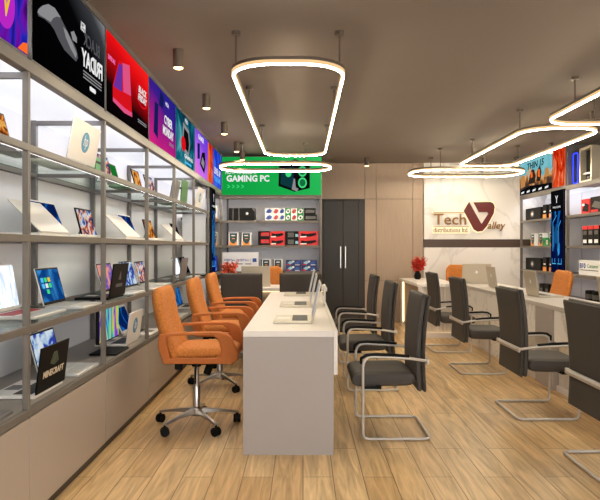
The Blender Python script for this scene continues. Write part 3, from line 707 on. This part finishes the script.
# black cartons
for (p0, p1), lab in zip(((229,233.6),(234,239.6)), ('first of two thin black cartons on the top back shelf, far left', 'second of two thin black cartons on the top back shelf, beside the large one')):
    x, w = bw(p0,p1); pbox('product_box', lab, (x,9.07,T3), 0, w, .19, .2, m_pblack, [(R4(.3,.5,0,1), m_pgrey)], 'black cartons on the back shelf')
x, w = bw(240,255)
pbox('product_box', 'large black carton with white emblem on the top back shelf', (x,9.05,T3), 0, w, .19, .2, m_pblack, [(arc(-.02,.56,.12,.14,0,2*PI,18)[:-1], m_pgrey), (arc(0,.56,.05,.08,0,2*PI,14)[:-1], m_paper), ([(.28,1),(.5,1),(.5,.7),(.4,.8)], m_pgrey)])
cols = [(265.2,272.8,'blue swirl', m_paper, m_pblue, m_pnavy), (273.2,278.8,'white and red', m_paper, m_pred, m_pgrey), (279.2,284.8,'blue patterned', m_paper, m_pblue, m_pnavy), (285.2,290.8,'green patterned', m_pgreen, m_paper, m_pdark), (291.2,296.8,'white and red', m_paper, m_pred, m_pgrey), (297.2,303.4,'green patterned', m_pgreen, m_paper, m_pdark), (304,317,'black', m_pblack, m_pgrey, m_pgrey)]
ordn = ['first','second','third','fourth','fifth','sixth','seventh']
for ci, (p0, p1, nm, b0, a1, a2) in enumerate(cols):
    for r in range(2):
        x, w = bw(p0,p1)
        lab = '%s box, %s row of top back shelf stack, %s column from left' % (nm, ('lower','upper')[r], ordn[ci])
        art = [([(-.42,.3),(-.1,.12),(.3,.25),(.42,.7),(.1,.9),(-.2,.75)], a1), ([(-.15,.35),(.15,.3),(.2,.62),(-.1,.68)], a2)]
        if ci == 6: art = [([(-.4,.3),(-.3,.2),(.38,.25),(.42,.7),(-.35,.75)], a1)]; w -= .02*r
        pbox('product_box', lab, (x - (.01*r if ci == 6 else 0), 9.06, T3+.0945*r), 0, w, .094, .15, b0, art, 'small graphics boxes stacked on the top back shelf')
# middle shelf
shield('shield-printed box on the middle back shelf, left one', bk(233.2), T2)
shield('shield-printed box on the middle back shelf, right one', bk(246.2), T2)
c2 = [(258.2,269.8,'black and red', m_pblack, m_pred, m_pgrey), (270.2,284.8,'red with black card', m_pred, m_pblack, m_paper), (285.2,298.6,'charcoal and pale blue', m_pblack, m_pgrey, m_pcyan), (299,318,'red and white', m_pred, m_pblack, m_paper)]
for ci, (p0, p1, nm, b0, a1, a2) in enumerate(c2):
    for r in range(2):
        x, w = bw(p0,p1)
        art = [([(-.4,.25),(.1,.2),(.42,.45),(.38,.75),(-.1,.6),(-.38,.7)], a1), ([(-.44,.12),(-.12,.14),(-.1,.3),(-.44,.28)], a2)]
        if ci == 2: art = [(R4(-.3,.15,.15,.8), a1), (R4(.26,.48,.2,.6), a2)]
        if ci == 0: art = [(R4(-.25,.46,.3,.82), a1), ([(-.1,.4),(.3,.45),(.2,.7)], a2)]
        pbox('product_box', '%s long box, %s layer of stack on the middle back shelf' % (nm, ('bottom','top')[r]), (x,9.06,T2+.106*r), 0, w, .1055, .18, b0, art, 'red and black boxes on the middle back shelf')
# low shelf
sb = pbox('printed_board', 'wide white box with blue lettering on the low back shelf', (bk(240.3),9.05,T1), 0, .545, .285, .12, m_paper)
text('lettering', 'VIBMax | VIBMax |', -.04, .165, .40, .045, -.002, m_pblue, sb, shear=.15)
obj('emblem', MB().box(.19,.25,-.002,-.0005,.14,.195), m_pblue, sb)
for k in range(3): obj('small_print', MB().box(-.18+.13*k,-.09+.13*k,-.002,-.0005,.105,.117), m_pgrey, sb)
shield('shield-printed box on the low back shelf, left one', bk(266), T1, w=.15, h=.18)
shield('shield-printed box on the low back shelf, right one', bk(277.8), T1, w=.15, h=.18)
for ci, (p0, p1) in enumerate(((286,301.2),(301.6,317))):
    for r in range(2):
        x, w = bw(p0,p1)
        pbox('product_box', 'blue patterned box on the low back shelf, %s %s of four' % (('bottom','top')[r], ('left','right')[ci]), (x,9.06,T1+.085*r), 0, w, .084, .15, m_pnavy,
             [([(-.4,.5),(-.2,.2),(.0,.6),(-.2,.85)], m_pcyan), ([(.05,.3),(.3,.2),(.42,.6),(.2,.8)], m_pblue), (R4(-.45,-.2,.1,.3), m_pred), (R4(.1,.4,.08,.2), m_paper), (R4(-.1,.05,.6,.9), m_paper)], 'blue patterned boxes on the low back shelf')
# corner shelves (front faces the room)
shield('shield-printed box on the corner shelf beside the blue upright panel', 0, 0, loc=(-1.27,8.72,T2), rotz=FR, w=.3, h=.19)
pbox('product_box', 'white box on the upper corner shelf beside the blue upright panel', (-1.27,8.72,T3), FR, .3, .21, .1, m_paper, [(arc(0,.6,.2,.2,0,2*PI,16)[:-1], m_pgrey), (R4(-.4,.4,.05,.15), m_porange)])
tb = thing('tablet', 'glowing blue tablet on the low corner shelf by the blue upright panel', 'tablet', (-1.28,8.70,T1), FR)
obj('body', MB().box(-.2,.2,0,.012,0,.24), m_black, tb, bevel=.003); obj('screen', MB().box(-.185,.185,-.001,0,.015,.225), ART('neon_blue_screen', [(0,(8,8,60)),(.5,(30,50,220)),(.6,(90,160,255)),(1,(40,10,120))], .9, 9), tb)
# right rack
S3, S2, S1, S0 = 1.691, 1.281, .896, .539
emb = [(arc(-.05,.5,.13,.28,0,2*PI,18)[:-1], m_pgrey), (arc(-.05,.5,.06,.14,0,2*PI,14)[:-1], m_paper)]
def rb(label, x, y, z, w, h, d, body, art=(), group='boxes on the right rack', name='product_box'): return pbox(name, label, (x,y,z), FW, w, h, d, body, art, group)
rb('wide black carton with pale emblem on the topmost shelf of right rack', 3.66, 9.55, S3, .62, .19, .15, m_pblack, emb)
rb('wide black carton with pale emblem on the low shelf of right rack', 3.66, 9.55, S1, .62, .19, .15, m_pblack, emb)
tall = [(R4(-.5,.5,0,.3), m_porange), (R4(-.3,.3,.45,.55), m_paper)]
for z, nm in ((S3,'topmost'),(S1,'low')):
    for y, pn_ in ((9.09,'left'),(8.86,'right')):
        rb('tall black and orange box on the %s shelf of right rack, %s of two' % (nm, pn_), 3.66, y, z, .13, .21, .08, m_pblack, tall)
for y, nm in ((9.56,'left'),(9.24,'middle'),(8.84,'right')):
    o = shield('shield-printed box on the eye-level shelf of right rack, %s of three' % nm, 0, 0, loc=(3.66,y,S2), rotz=FW, w=.19, h=.19)
rb('small green box on the eye-level shelf of right rack, left one', 3.64, 9.06, S2, .13, .12, .06, m_pgreen, [(arc(0,.5,.2,.25,0,2*PI,12)[:-1], m_pdark)])
rb('small green and white box on the eye-level shelf of right rack, right one', 3.63, 8.94, S2, .10, .10, .03, m_pgreen, [(R4(-.1,.45,.2,.8), m_paper), (arc(.2,.5,.15,.2,0,2*PI,12)[:-1], m_pred)])
for y, nm in ((9.22,'left'),(9.02,'right')):
    rb('dark box on the bottom shelf of right rack, %s one' % nm, 3.66, y, S0, .15, .16, .1, m_pblack, [(R4(-.3,.3,.3,.6), m_pgrey)])
rb('red box with black graphics, right rack top shelf, left one', 3.66, 7.78, S3, .22, .19, .25, m_pred, [([(-.4,.2),(.4,.1),(.45,.6),(-.1,.75)], m_pblack), (R4(-.4,-.1,.55,.7), m_paper)])
rb('dark box with grey graphics, right rack top shelf, right one', 3.66, 7.50, S3, .28, .20, .25, m_pblack, [([(-.4,.4),(.4,.2),(.45,.6),(-.1,.75)], m_pgrey), (R4(-.45,.2,.05,.2), m_pred)])
for y, nm in ((7.79,'left'),(7.64,'middle'),(7.49,'right')):
    rb('upright dark box with red top band, right rack eye-level shelf, %s of three' % nm, 3.66, y, S2, .135, .25, .1, m_pblack, [(R4(-.5,.5,.82,1), m_pred), (R4(-.35,.35,.55,.75), m_pgrey), (R4(-.35,.35,.12,.3), m_paper)])
sb2 = pbox('printed_board', 'white box with blue lettering on the low shelf of right rack', (3.66,7.64,S1), FW, .64, .19, .12, m_paper)
text('lettering', 'B10', -.21, .12, .16, .07, -.002, m_pblue, sb2, bold=.03)
text('lettering', 'Consumer', .06, .12, .28, .05, -.002, m_pgreen, sb2)
obj('small_print', MB().box(-.27,.2,-.002,-.0005,.06,.07), m_pgrey, sb2)
for y, nm in ((7.83,'left'),(7.63,'right')):
    n = MB(); n.lathe([(.055,0),(.062,.004),(.062,.05)], n=20); n.lathe([(.0622,.05),(.0622,.11)], n=20, mi=1); n.lathe([(.062,.11),(.062,.15),(.05,.156)], n=20)
    tag(obj('canister', n, [m_pblack, m_pgrey], None, (3.75,y,S0+.07*0)), 'black canister on the bottom shelf of right rack, %s one' % nm, 'canister', 'black canisters on the right rack')
# computer cases in the right upper niche
pc = thing('computer_case', 'silver computer case with open front in the niche above right rack', 'computer case', (3.66,7.78,2.099), FW)
n = MB(); n.box(-.17,-.14,0,.12,0,.46); n.box(.14,.17,0,.12,0,.46); n.box(-.14,.14,0,.12,0,.03); n.box(-.14,.14,0,.12,.43,.46); n.box(-.14,.14,.1,.12,.03,.43)
obj('frame', n, m_silver, pc, bevel=.003)
obj('inner_board', MB().box(-.14,.14,.08,.1,.03,.43), m_pblack, pc); obj('drive_tray', MB().box(-.12,.12,.03,.08,.11,.13), m_silver2, pc)
obj('fan', MB().lathe([(.02,0),(.025,0),(.025,.03),(.02,.03)], (0,.05,.05), 16), m_greylid, pc)
pc2 = thing('computer_case', 'black computer case with blue neon outline in the niche above right rack', 'computer case', (3.66,8.06,2.099), FW)
obj('body', MB().box(-.09,.09,.01,.14,0,.44), m_black, pc2, bevel=.004)
n = MB(); n.tube([(p[0],.004,p[1]) for p in rrect(-.075,.06,.02,.42,.03,4)], .007, True, 8, up=(0,1,0)); obj('neon_tube', n, e_neon, pc2)

# ------------------------------------------------------------------ orange swivel chairs
def orange_chair(label, loc, rotz):
    t = thing('office_chair', label, 'chair', loc, rotz, 'orange swivel chairs')
    n = MB()
    cen = lambda q: (0, .125 + .135*q + .025*math.sin(PI*q), .50 + .478*q)
    def hw(q):
        w = .25 - .012*q
        return w if q < .72 else w*max(.02, 1-((q-.72)/.28)**3.2*.30)
    n.pillow(14, 18, cen, hw, lambda q: (0,-1,.22), .085, 5, 14, bow=.03)
    obj('backrest', n, m_orange, t, smooth=60)
    n = MB(); n.pillow(14, 14, lambda q: (0,.15-.44*q,.535+.008*math.sin(PI*q)), lambda q: .228, lambda q: (0,0,1), .085, 8, 8)
    obj('seat', n, m_orange, t, smooth=60)
    obj('seat_shell', MB().box(-.235,.235,-.29,.16,.482,.503), m_orange2, t, bevel=.008)
    out = [(-.17,.49),(.285,.49),(.325,.52),(.32,.575),(.275,.665),(.245,.69),(.20,.70),(-.03,.698),(-.20,.685),(-.205,.6)]
    inn = [(-.125,.525),(.17,.525),(.205,.54),(.21,.58),(.196,.635),(.182,.658),(.15,.677),(-.03,.678),(-.15,.667),(-.145,.6)]
    for sgn in (-1, 1):
        n = MB(); n.ringprism([(-f,z) for f,z in out], [(-f,z) for f,z in inn], sgn*.238, sgn*.29)
        obj('armrest', n, m_orange2, t, bevel=.012, seg=3)
    n = MB(); n.box(-.09,.09,-.10,.11,.445,.484); n.cyl((0,0,.42), .035, .03); n.box(-.03,.03,.1,.15,.40,.47); obj('tilt_mechanism', n, m_black, t, bevel=.006)
    n = MB(); n.tubep([(-.08,-.02,.455),(-.2,-.03,.45),(-.215,-.03,.40),(-.217,-.03,.345)], .007, 8); obj('lever', n, m_black, t)
    X = Matrix.Translation((.10,-.09,.44)) @ Matrix.Rotation(PI+.35, 4, 'X')
    n = MB(); n.cyl((0,0,0), .028, .10, 14, X=X); obj('tension_knob', n, m_black, t)
    n = MB(); n.cyl((0,0,.28), .018, .15); n.lathe([(.026,.11),(.027,.28),(.024,.285)], n=18); obj('gas_lift', n, m_chrome, t)
    n = MB(); n.lathe([(.03,.075),(.042,.085),(.042,.13),(.032,.14)], n=20)
    for k in range(5):
        X = Matrix.Rotation(2*PI*k/5, 4, 'Z')
        n.loft([[(.02,-.017,.09),(.02,.017,.09),(.02,.014,.13),(.02,-.014,.13)], [(.16,-.013,.088),(.16,.013,.088),(.16,.010,.110),(.16,-.010,.110)], [(.295,-.014,.07),(.295,.014,.07),(.295,.010,.085),(.295,-.010,.085)]], X=X)
    obj('star_base', n, m_chrome, t, bevel=.003)
    for k in range(5):
        X = Matrix.Rotation(2*PI*k/5, 4, 'Z') @ Matrix.Translation((.29,0,0))
        n = MB(); Y = X @ Matrix.Rotation(.5+k, 4, 'Z') @ Matrix.Rotation(PI/2, 4, 'X')
        n.lathe([(.004,-.026),(.025,-.026),(.03,-.021),(.03,-.006),(.022,-.004),(.022,.004),(.03,.006),(.03,.021),(.025,.026),(.004,.026)], (0,.0305,0), 18, X=Y)
        n.cyl((0,0,.05), .008, .025, 10, X=X); obj('caster', n, m_black, t)
    return t
oc = orange_chair('orange swivel chair nearest the camera at the left side of white desk', (-.75,4.23,0), FR)
dup(oc, (-.75,5.42,0), FR, 'orange swivel chair, middle of the three left of the white desk')
dup(oc, (-.75,6.46,0), FR, 'orange swivel chair, farthest of the three left of the white desk')
dup(oc, (-.53,8.46,0), FU, 'orange swivel chair behind the laptop on the far desk under the green sign')
dup(oc, (2.50,9.28,0), FU, 'orange swivel chair behind the reception laptop before the marble wall')
dup(oc, (2.875,7.15,0), FW, 'orange swivel chair behind the right counter, its whole back showing')
dup(oc, (2.95,5.86,0), FW, 'orange swivel chair behind the right counter, mostly its arms showing')

# ------------------------------------------------------------------ black cantilever chairs
def round_path(pts, rads, n=6):
    P = [Vector(p) for p in pts]; out = [tuple(P[0])]
    for i in range(1, len(P)-1):
        r = rads[i-1]; a = (P[i-1]-P[i]).normalized(); b = (P[i+1]-P[i]).normalized()
        s, e = P[i]+a*r, P[i]+b*r
        for k in range(n+1):
            q = k/n; out.append(tuple(s*(1-q)**2 + P[i]*2*q*(1-q) + e*q*q))
    out.append(tuple(P[-1])); return out
def black_chair(label, loc, rotz):
    t = thing('visitor_chair', label, 'chair', loc, rotz, 'black visitor chairs')
    n = MB(); n.pillow(12, 12, lambda q: (0,.14-.42*q,.392-.008*q), lambda q: .232, lambda q: (0,0,1), .095, 24, 12)
    obj('seat', n, m_blacksoft, t, smooth=50)
    prof = lambda q: .172 - .06*q + .09*q*q
    n = MB(); n.pillow(14, 18, lambda q: (0,prof(q)-.004,.312+.638*q), lambda q: .236+.006*q, lambda q: (0,-1,-.06+.18*q), .036, 30, 50)
    obj('backrest', n, m_blacksoft, t, smooth=50)
    n = MB(); n.pillow(14, 18, lambda q: (0,prof(q)+.027,.31+.632*q), lambda q: .246+.004*q, lambda q: (0,-1,-.06+.18*q), .028, 30, 50)
    obj('back_shell', n, m_blacksoft, t, smooth=50)
    a = .262
    pts = [(-a,.205,.515),(-a,.10,.535),(-a,-.21,.55),(-a,-.21,.012),(-a,.23,.012),(a,.23,.012),(a,-.21,.012),(a,-.21,.55),(a,.10,.535),(a,.205,.515)]
    path = round_path([(0,.224,.512),(-a+.02,.224,.512)] + pts[1:-1] + [(a-.02,.224,.512),(0,.224,.512)], [.05,.03,.075,.04,.045,.045,.04,.075,.03,.05])
    n = MB(); n.tubep(path, .0100, 8); obj('tube_frame', n, m_steel, t, smooth=60)
    n = MB(); n.box(-.25,.25,.208,.226,.492,.528); obj('back_band', n, m_steel, t, bevel=.006)
    for s in (-1,1):
        n = MB(); n.tubep([(s*a,-.222,.50),(s*a,-.222,.535),(s*a,-.19,.556),(s*a,-.13,.561),(s*a,.0,.556),(s*a,.09,.548)], [.008,.010,.011,.011,.011,.010], 8); obj('arm_pad', n, m_black, t, smooth=60)
    n = MB(); n.box(-a,a,-.12,-.09,.335,.352); n.box(-a,-a+.02,-.2,-.09,.335,.352); n.box(a-.02,a,-.2,-.09,.335,.352); obj('seat_support', n, m_black, t, bevel=.003)
    return t
bc = black_chair('black visitor chair nearest the camera at the right side of white desk', (.60,4.165,0), FW)
dup(bc, (.60,5.50,0), FW, 'black visitor chair, middle of the three right of the white desk')
dup(bc, (.60,6.77,0), FW, 'black visitor chair, farthest of the three right of the white desk')
for y, lab in ((3.40,'black visitor chair cut off by the right edge, at the right counter'), (4.61,'black visitor chair in front of the grey pier of right counter'), (6.17,'black visitor chair at the right counter before the plain marble panel'), (7.39,'black visitor chair at right, farthest, before the ribbed reception front')):
    dup(bc, (1.815 if y < 4 else 1.79,y,0), FR, lab)
dup(bc, (-.73,7.34,0), FD, 'black visitor chair with its back to us behind the orange chairs')
dup(bc, (-.03,7.34,0), FD, 'black visitor chair with its back to us at the far end of white desk')

# ------------------------------------------------------------------ white desk
D = thing('desk', 'long white desk in the middle with three open laptops', 'desk', (-.09,5.2,0))
dx0, dx1, dy0, dy1 = -.363, .186, 3.635, 6.80
W(D, 'top', MB().box(dx0, dx1, dy0, dy1, .715, .75), m_lam, bevel=.002)
W(D, 'end_panel', MB().box(dx0, dx1, dy0, dy0+.04, 0, .714), m_lamg)
W(D, 'end_panel', MB().box(dx0, dx1, dy1-.04, dy1, 0, .714), m_lamg)
W(D, 'centre_panel', MB().box(-.10,-.06, dy0+.041, dy1-.041, 0, .714), m_lamg)
W(D, 'side_skirt', MB().box(dx1+.001, dx1+.024, dy0, dy1, .485, .755), m_lam, bevel=.002)
for y, nm in ((4.17,'nearest'),(5.25,'middle'),(6.40,'farthest')):
    laptop('silver laptop seen edge-on on the white desk, %s of three' % nm, (.062,y,.751), FW, w=.38, d=.26, ang=102, shell=m_silver, scr=E('pale_screen', (176,172,168), .8), bez=m_silver, logo='apple', keys=m_keys, group='laptops on the white desk')
ts = thing('tablet_stand', 'slim white tablet on a stand at the right edge of white desk', 'tablet', (.195,5.27,.756), FR)
n = MB(); n.box(-.09,.09,0,.012,.0,.175); bd = obj('body', n, m_wlid, ts, bevel=.004); obj('screen', MB().box(-.08,.08,-.001,0,.012,.165), s_dark, ts)
obj('foot', MB().box(-.05,.05,-.008,.018,-.0,.01), m_silver2, ts, bevel=.003)

# far desk
D2 = thing('desk', 'white desk with ribbed front under the green sign, seen end of the room', 'desk', (-.4,7.75,0))
W(D2, 'top', MB().box(-1.12,.30,7.44,8.14,.71,.75), m_lam, bevel=.003)
n = MB(); n.box(-1.08,.26,7.70,7.72,.07,.709)
x = -1.08
while x < .25: n.box(x, x+.022, 7.685, 7.70, .07, .709); x += .034
W(D2, 'ribbed_front', n, m_rib)
W(D2, 'plinth', MB().box(-1.08,.26,7.69,7.74,0,.069), m_lam)
for x0 in (-1.11,.26): W(D2, 'side_panel', MB().box(x0,x0+.03,7.69,8.12,0,.709), m_lam)
W(D2, 'led_or_fill_strip', MB().box(-1.07,.25,7.66,7.675,.69,.708), m_ledwarm)
laptop('silver laptop with its lid towards us on the far desk', (-.61,7.78,.751), FD, w=.37, d=.25, ang=100, shell=m_silver, scr=s_win)

# ------------------------------------------------------------------ flowers
def flowers(label, loc, mat, s=1, n_st=26, vase=True):
    t = thing('flower_vase', label, 'flowers', loc)
    obj('vase', MB().lathe([(.03*s,0),(.052*s,.02*s),(.058*s,.06*s),(.045*s,.10*s),(.03*s,.12*s),(.034*s,.13*s),(.026*s,.13*s),(.024*s,.1*s)], n=20), m_black, t)
    st, bl = MB(), MB(); rnd = random.Random(n_st)
    for k in range(n_st):
        a = rnd.uniform(0,2*PI); r = rnd.uniform(.02,.15)*s; h = rnd.uniform(.18,.36)*s
        tip = Vector((r*math.cos(a), r*math.sin(a), h)); mid = Vector((r*.35*math.cos(a), r*.35*math.sin(a), h*.62))
        st.tubep([(0,0,.10*s), tuple(mid), tuple(tip)], .003*s, 5)
        for j in range(16):
            q = rnd.uniform(.35,1); p = (mid.lerp(tip,(q-.35)/.65)) + Vector((rnd.uniform(-1,1),rnd.uniform(-1,1),rnd.uniform(-.6,1)))*.022*s
            X = Matrix.Translation(p) @ Matrix.Rotation(rnd.uniform(0,6), 4, 'Z') @ Matrix.Rotation(rnd.uniform(-1.2,1.2), 4, 'X')
            l, w = rnd.uniform(.03,.05)*s, rnd.uniform(.012,.02)*s
            bl.add([(0,0,0),(w,l*.5,.004*s),(0,l,0),(-w,l*.5,.004*s),(0,l*.5,-.004*s)], [(0,1,4),(1,2,4),(2,3,4),(3,0,4),(0,3,2,1)], 0, X)
    obj('stems', st, M('stem_brown', (96,60,36), .7), t)
    o = obj('blossoms', bl, mat, t, smooth=80); o['kind'] = 'stuff'
    return t
flowers('red flowers in dark vase on the reception counter before the wood wall', (1.80,9.42,.751), m_red, 1.0)
flowers('coral red flowers in a dark vase on the far desk at left', (-.96,7.9,.751), m_coral, .9, 34)

# ------------------------------------------------------------------ right counter and reception
K = thing('reception_counter', 'long stone and marble counter on the right with grey pier', 'counter', (2.5,6.0,0))
CX = 2.20
W(K, 'countertop', MB().box(CX-.02, 2.74, 3.0, 8.84, .71, .75), m_counter, bevel=.004)
W(K, 'marble_panel', MB().box(CX, CX+.06, 6.56, 8.27, 0, .709), m_marble2)
n = MB(); n.box(CX, CX+.012, 5.665, 6.555, .432, .709); n.box(CX+.012, CX+.06, 5.665, 6.555, .47, .709); W(K, 'marble_panel', n, m_marble2)
n = MB(); n.box(CX, CX+.012, 3.0, 5.255, .432, .709); n.box(CX+.012, CX+.06, 3.0, 5.255, .47, .709); W(K, 'marble_panel', n, m_marble2)
W(K, 'pier', MB().box(CX-.01, CX+.40, 5.26, 5.66, 0, .709), m_pier, bevel=.003)
for a, e in ((3.0,5.255),(5.665,6.555)):
    n = MB(); n.box(CX+.05, CX+.07, a, e, .05, .449); y = a+.005
    while y < e-.02: n.box(CX+.035, CX+.05, y, y+.022, .05, .449); y += .034
    W(K, 'ribbed_panel', n, m_rib)
    W(K, 'plinth', MB().box(CX+.02, CX+.07, a, e, 0, .049), m_lam)
    W(K, 'led_or_fill_strip', MB().box(CX+.016, CX+.028, a+.01, e-.01, .452, .464), m_ledwarm)
W(K, 'back_frame', MB().box(2.66,2.70,3.0,3.04,0,.709), m_pier)
R = thing('reception_desk', 'far reception desk with ribbed front and glowing edge before wood wall', 'desk', (1.9,8.9,0))
W(R, 'top', MB().box(1.58, CX-.025, 8.27, 9.86, .71, .752), m_marble2, bevel=.004)
W(R, 'top', MB().box(CX-.02, 2.74, 8.845, 8.95, .71, .75), m_counter)
W(R, 'corner_post', MB().box(1.60,1.67,8.30,8.37,0,.709), m_lam)
n = MB(); n.box(1.67,CX-.002,8.345,8.365,.07,.709); x = 1.675
while x < CX-.03: n.box(x, x+.026, 8.325, 8.345, .07, .709); x += .046
W(R, 'ribbed_front', n, m_rib)
n = MB(); n.box(1.60,CX-.002,8.305,8.36,0,.05); n.box(1.60,CX-.002,8.29,8.305,0,.072); W(R, 'plinth', n, m_lam)
W(R, 'led_or_fill_strip', MB().box(1.68,CX-.01,8.308,8.318,.052,.064), m_ledwarm)
W(R, 'side_panel', MB().box(1.64,1.66,8.375,9.84,.05,.709), m_wood)
W(R, 'side_frame', MB().box(1.60,1.64,9.72,9.86,0,.709), m_lam)
W(R, 'led_or_fill_strip', MB().box(1.618,1.630,9.70,9.718,.06,.70), m_ledwarm)
W(R, 'inner_panel', MB().box(2.05,2.07,8.96,9.84,0,.709), m_lam)
laptop('silver laptop with pale logo facing the marble wall on the reception corner', (2.42,8.40,.7525), FD, w=.40, d=.26, ang=100, shell=m_silver, scr=s_win, logo='apple', group='laptops on the right counter')
for y, x, lab in ((7.44,2.36,'silver laptop turned sideways next to the reception corner laptop'), (6.21,2.38,'silver laptop on the right counter in front of an orange chair back'), (4.86,2.50,'silver laptop on the right counter cut off by the right edge')):
    laptop(lab, (x,y,.7515), FR, w=.34, d=.25, ang=98, shell=m_silver, scr=s_win, logo='apple', group='laptops on the right counter')

# ------------------------------------------------------------------ wall sign (front at -y)
SG = thing('wall_sign', 'maroon and gold company sign with glowing edge on the marble wall', 'sign', (0,YB-.045,0))
sx = lambda p: (p-303)*9.93/600; sz = lambda q: 1.26+(247-q)*9.93/600
n = MB()
n.box(sx(432.5),sx(466),-.012,-.001,sz(213.2),sz(211.6)); n.box(sx(432.5),sx(470),-.012,-.001,sz(233.5),sz(226))
def emblem(y0, y1, g):
    m = MB()
    c0 = (357, 150)
    def Q(pts):
        out = []
        for a, b in pts:
            d = Vector((a-c0[0], b-c0[1])); d = d*(1+g/d.length) if g else d
            out.append((sx(420+(c0[0]+d.x)/6), sz(190+(c0[1]+d.y)/6)))
        return out
    m.prism(Q([(293,72),(262,125),(322,237),(345,250),(374,246),(400,216),(366,203)]), y0, y1)
    m.prism(Q([(320,74),(420,72),(438,80),(446,100),(441,140),(400,216),(366,203),(372,199),(409,142),(402,133),(352,133)]), y0, y1)
    return m
obj('halo_board', n, m_halo, SG)
obj('halo_emblem', emblem(-.02,-.001,8), m_halo, SG)
obj('emblem', emblem(-.045,-.021,0), m_maroon, SG)
text('lettering', 'Tech', sx(450), sz(219.2), sx(467)-sx(434.5), sz(213.8)-sz(225), -.03, m_gold, SG, depth=.015, bold=.008)
text('lettering', 'alley', sx(496.5), sz(226.4), sx(505.6)-sx(487.6), sz(221.8)-sz(231.2), -.03, m_gold, SG, depth=.015, shear=.25, bold=.01)
text('lettering', 'distributions ltd.', sx(451), sz(230), sx(469)-sx(434), sz(227.6)-sz(232.4), -.03, m_gold, SG, depth=.012, bold=.005)
n = MB(); n.box(sx(433.5),sx(465),-.03,-.013,sz(212.7),sz(212.1)); n.box(sx(433.5),sx(469),-.03,-.013,sz(227),sz(226.4)); obj('rule', n, m_gold, SG)

# ------------------------------------------------------------------ ceiling lamps
def ring_lamp(label, x0, x1, y0, y1, z, r, rods):
    t = thing('pendant_lamp', label, 'lamp', ((x0+x1)/2,(y0+y1)/2,z), 0, 'rounded LED ring pendants')
    path = [(x,y,z+.0) for x,y in rrect(x0,x1,y0,y1,r,8)]
    sec = lambda w, a, b: [(-w,a),(w,a),(w,b),(-w,b)]
    n = MB(); n.tube(path, 0, True, sec=sec(.006,-.020,-.0102)); W(t, 'diffuser', n, m_led)
    n = MB(); n.tube(path, 0, True, sec=sec(.0135,-.010,.012)); W(t, 'diffuser_edge', n, m_rim)
    n = MB(); n.tube(path, 0, True, sec=sec(.0155,.0122,.032)); W(t, 'housing', n, m_bronze)
    for x, y in rods:
        W(t, 'rod', MB().cyl((x,y,z+.031), .006, H-z-.055, 8), m_bronze)
        W(t, 'ceiling_cap', MB().lathe([(.03,H-.024),(.03,H-.001)], (x,y,0), 14), m_bronze)
    return t
ring_lamp('long rounded LED ring pendant hanging over the white desk', -.47,.272,3.79,7.62,2.43,.28, [(-.435,3.90),(.237,3.90),(-.47,5.25),(.272,5.25),(-.47,6.88),(.272,6.88)])
ring_lamp('rounded LED ring pendant in front of the green sign', -1.16,.385,8.06,8.86,2.387,.35, [(-.82,8.06),(.03,8.06),(-.4,8.86)])
ring_lamp('rounded LED ring pendant over the far reception desk before the marble wall', 1.60,3.24,8.52,9.38,2.37,.35, [(1.95,8.52),(2.6,8.52),(2.0,9.38),(2.8,9.38)])
ring_lamp('rounded LED ring pendant over the far half of right counter', 2.20,2.97,5.85,8.62,2.43,.30, [(2.205,6.1),(2.20,7.8),(2.97,8.3),(2.97,6.2)])
ring_lamp('rounded LED ring pendant over the near half of right counter, cut by the right edge', 2.24,3.05,2.7,5.66,2.43,.30, [(2.24,4.94),(2.75,5.66),(2.24,3.2),(3.05,3.2)])
dl = None
def downlight(x, y, label, first=None):
    if first: return dup(first, (x,y,H), 0, label)
    t = thing('downlight', label, 'lamp', (x,y,H), 0, 'cylinder ceiling downlights')
    n = MB(); n.lathe([(.034,-.128),(.038,-.13),(.038,0),(.001,0)], n=24); obj('housing', n, m_bronze, t)
    obj('bulb', MB().lathe([(.001,-.139),(.02,-.137),(.032,-.131),(.033,-.122),(.001,-.12)], n=20), m_down, t)
    return t
ords = ['nearest in view','second nearest in view','third nearest in view','fourth nearest in view','farthest','above the black poster','closest to the shop window']
spots = []
for k, y in enumerate((4.26,5.5,6.75,8.0,8.75,3.03,1.8)):
    d_ = downlight(-.885, y, 'bronze cylinder downlight in the left ceiling row, %s' % ords[k], dl); dl = dl or d_; spots.append((-.885,y))
for x, y, lab in ((3.33,8.08,'bronze cylinder downlight before the right posters, nearer one'),(3.33,9.35,'bronze cylinder downlight before the right posters, farther one'),(1.0,9.4,'bronze cylinder downlight on the ceiling in front of the wood wall')):
    downlight(x, y, lab, dl); spots.append((x,y))
for x, y in spots:
    s = bpy.data.lights.new('spot', 'SPOT'); s.energy = 30; s.color = (1,.84,.62); s.spot_size = math.radians(95); s.spot_blend = .6; s.shadow_soft_size = .03
    o = bpy.data.objects.new('downlight_beam', s); C.objects.link(o); o.location = (x,y,H-.145)

# ------------------------------------------------------------------ world, camera
wd = bpy.data.worlds.new('World'); sc.world = wd; wd.use_nodes = True
bg = wd.node_tree.nodes['Background']; bg.inputs[0].default_value = (1,.96,.9,1); bg.inputs[1].default_value = 7.5
cam = bpy.data.cameras.new('Camera'); co = bpy.data.objects.new('Camera', cam); C.objects.link(co)
cam.sensor_width = 36; cam.lens = 36; cam.sensor_fit = 'HORIZONTAL'
cam.shift_x = -3/600; cam.shift_y = -3/600
co.location = (0,0,1.26); co.rotation_euler = (PI/2,0,0); cam.clip_start = .02
sc.camera = co
sc.view_settings.view_transform = 'Standard'; sc.view_settings.look = 'None'; sc.view_settings.gamma = 1
sc.view_settings.use_curve_mapping = False; sc.view_settings.exposure = 0.06
sc.cycles.use_denoising = True
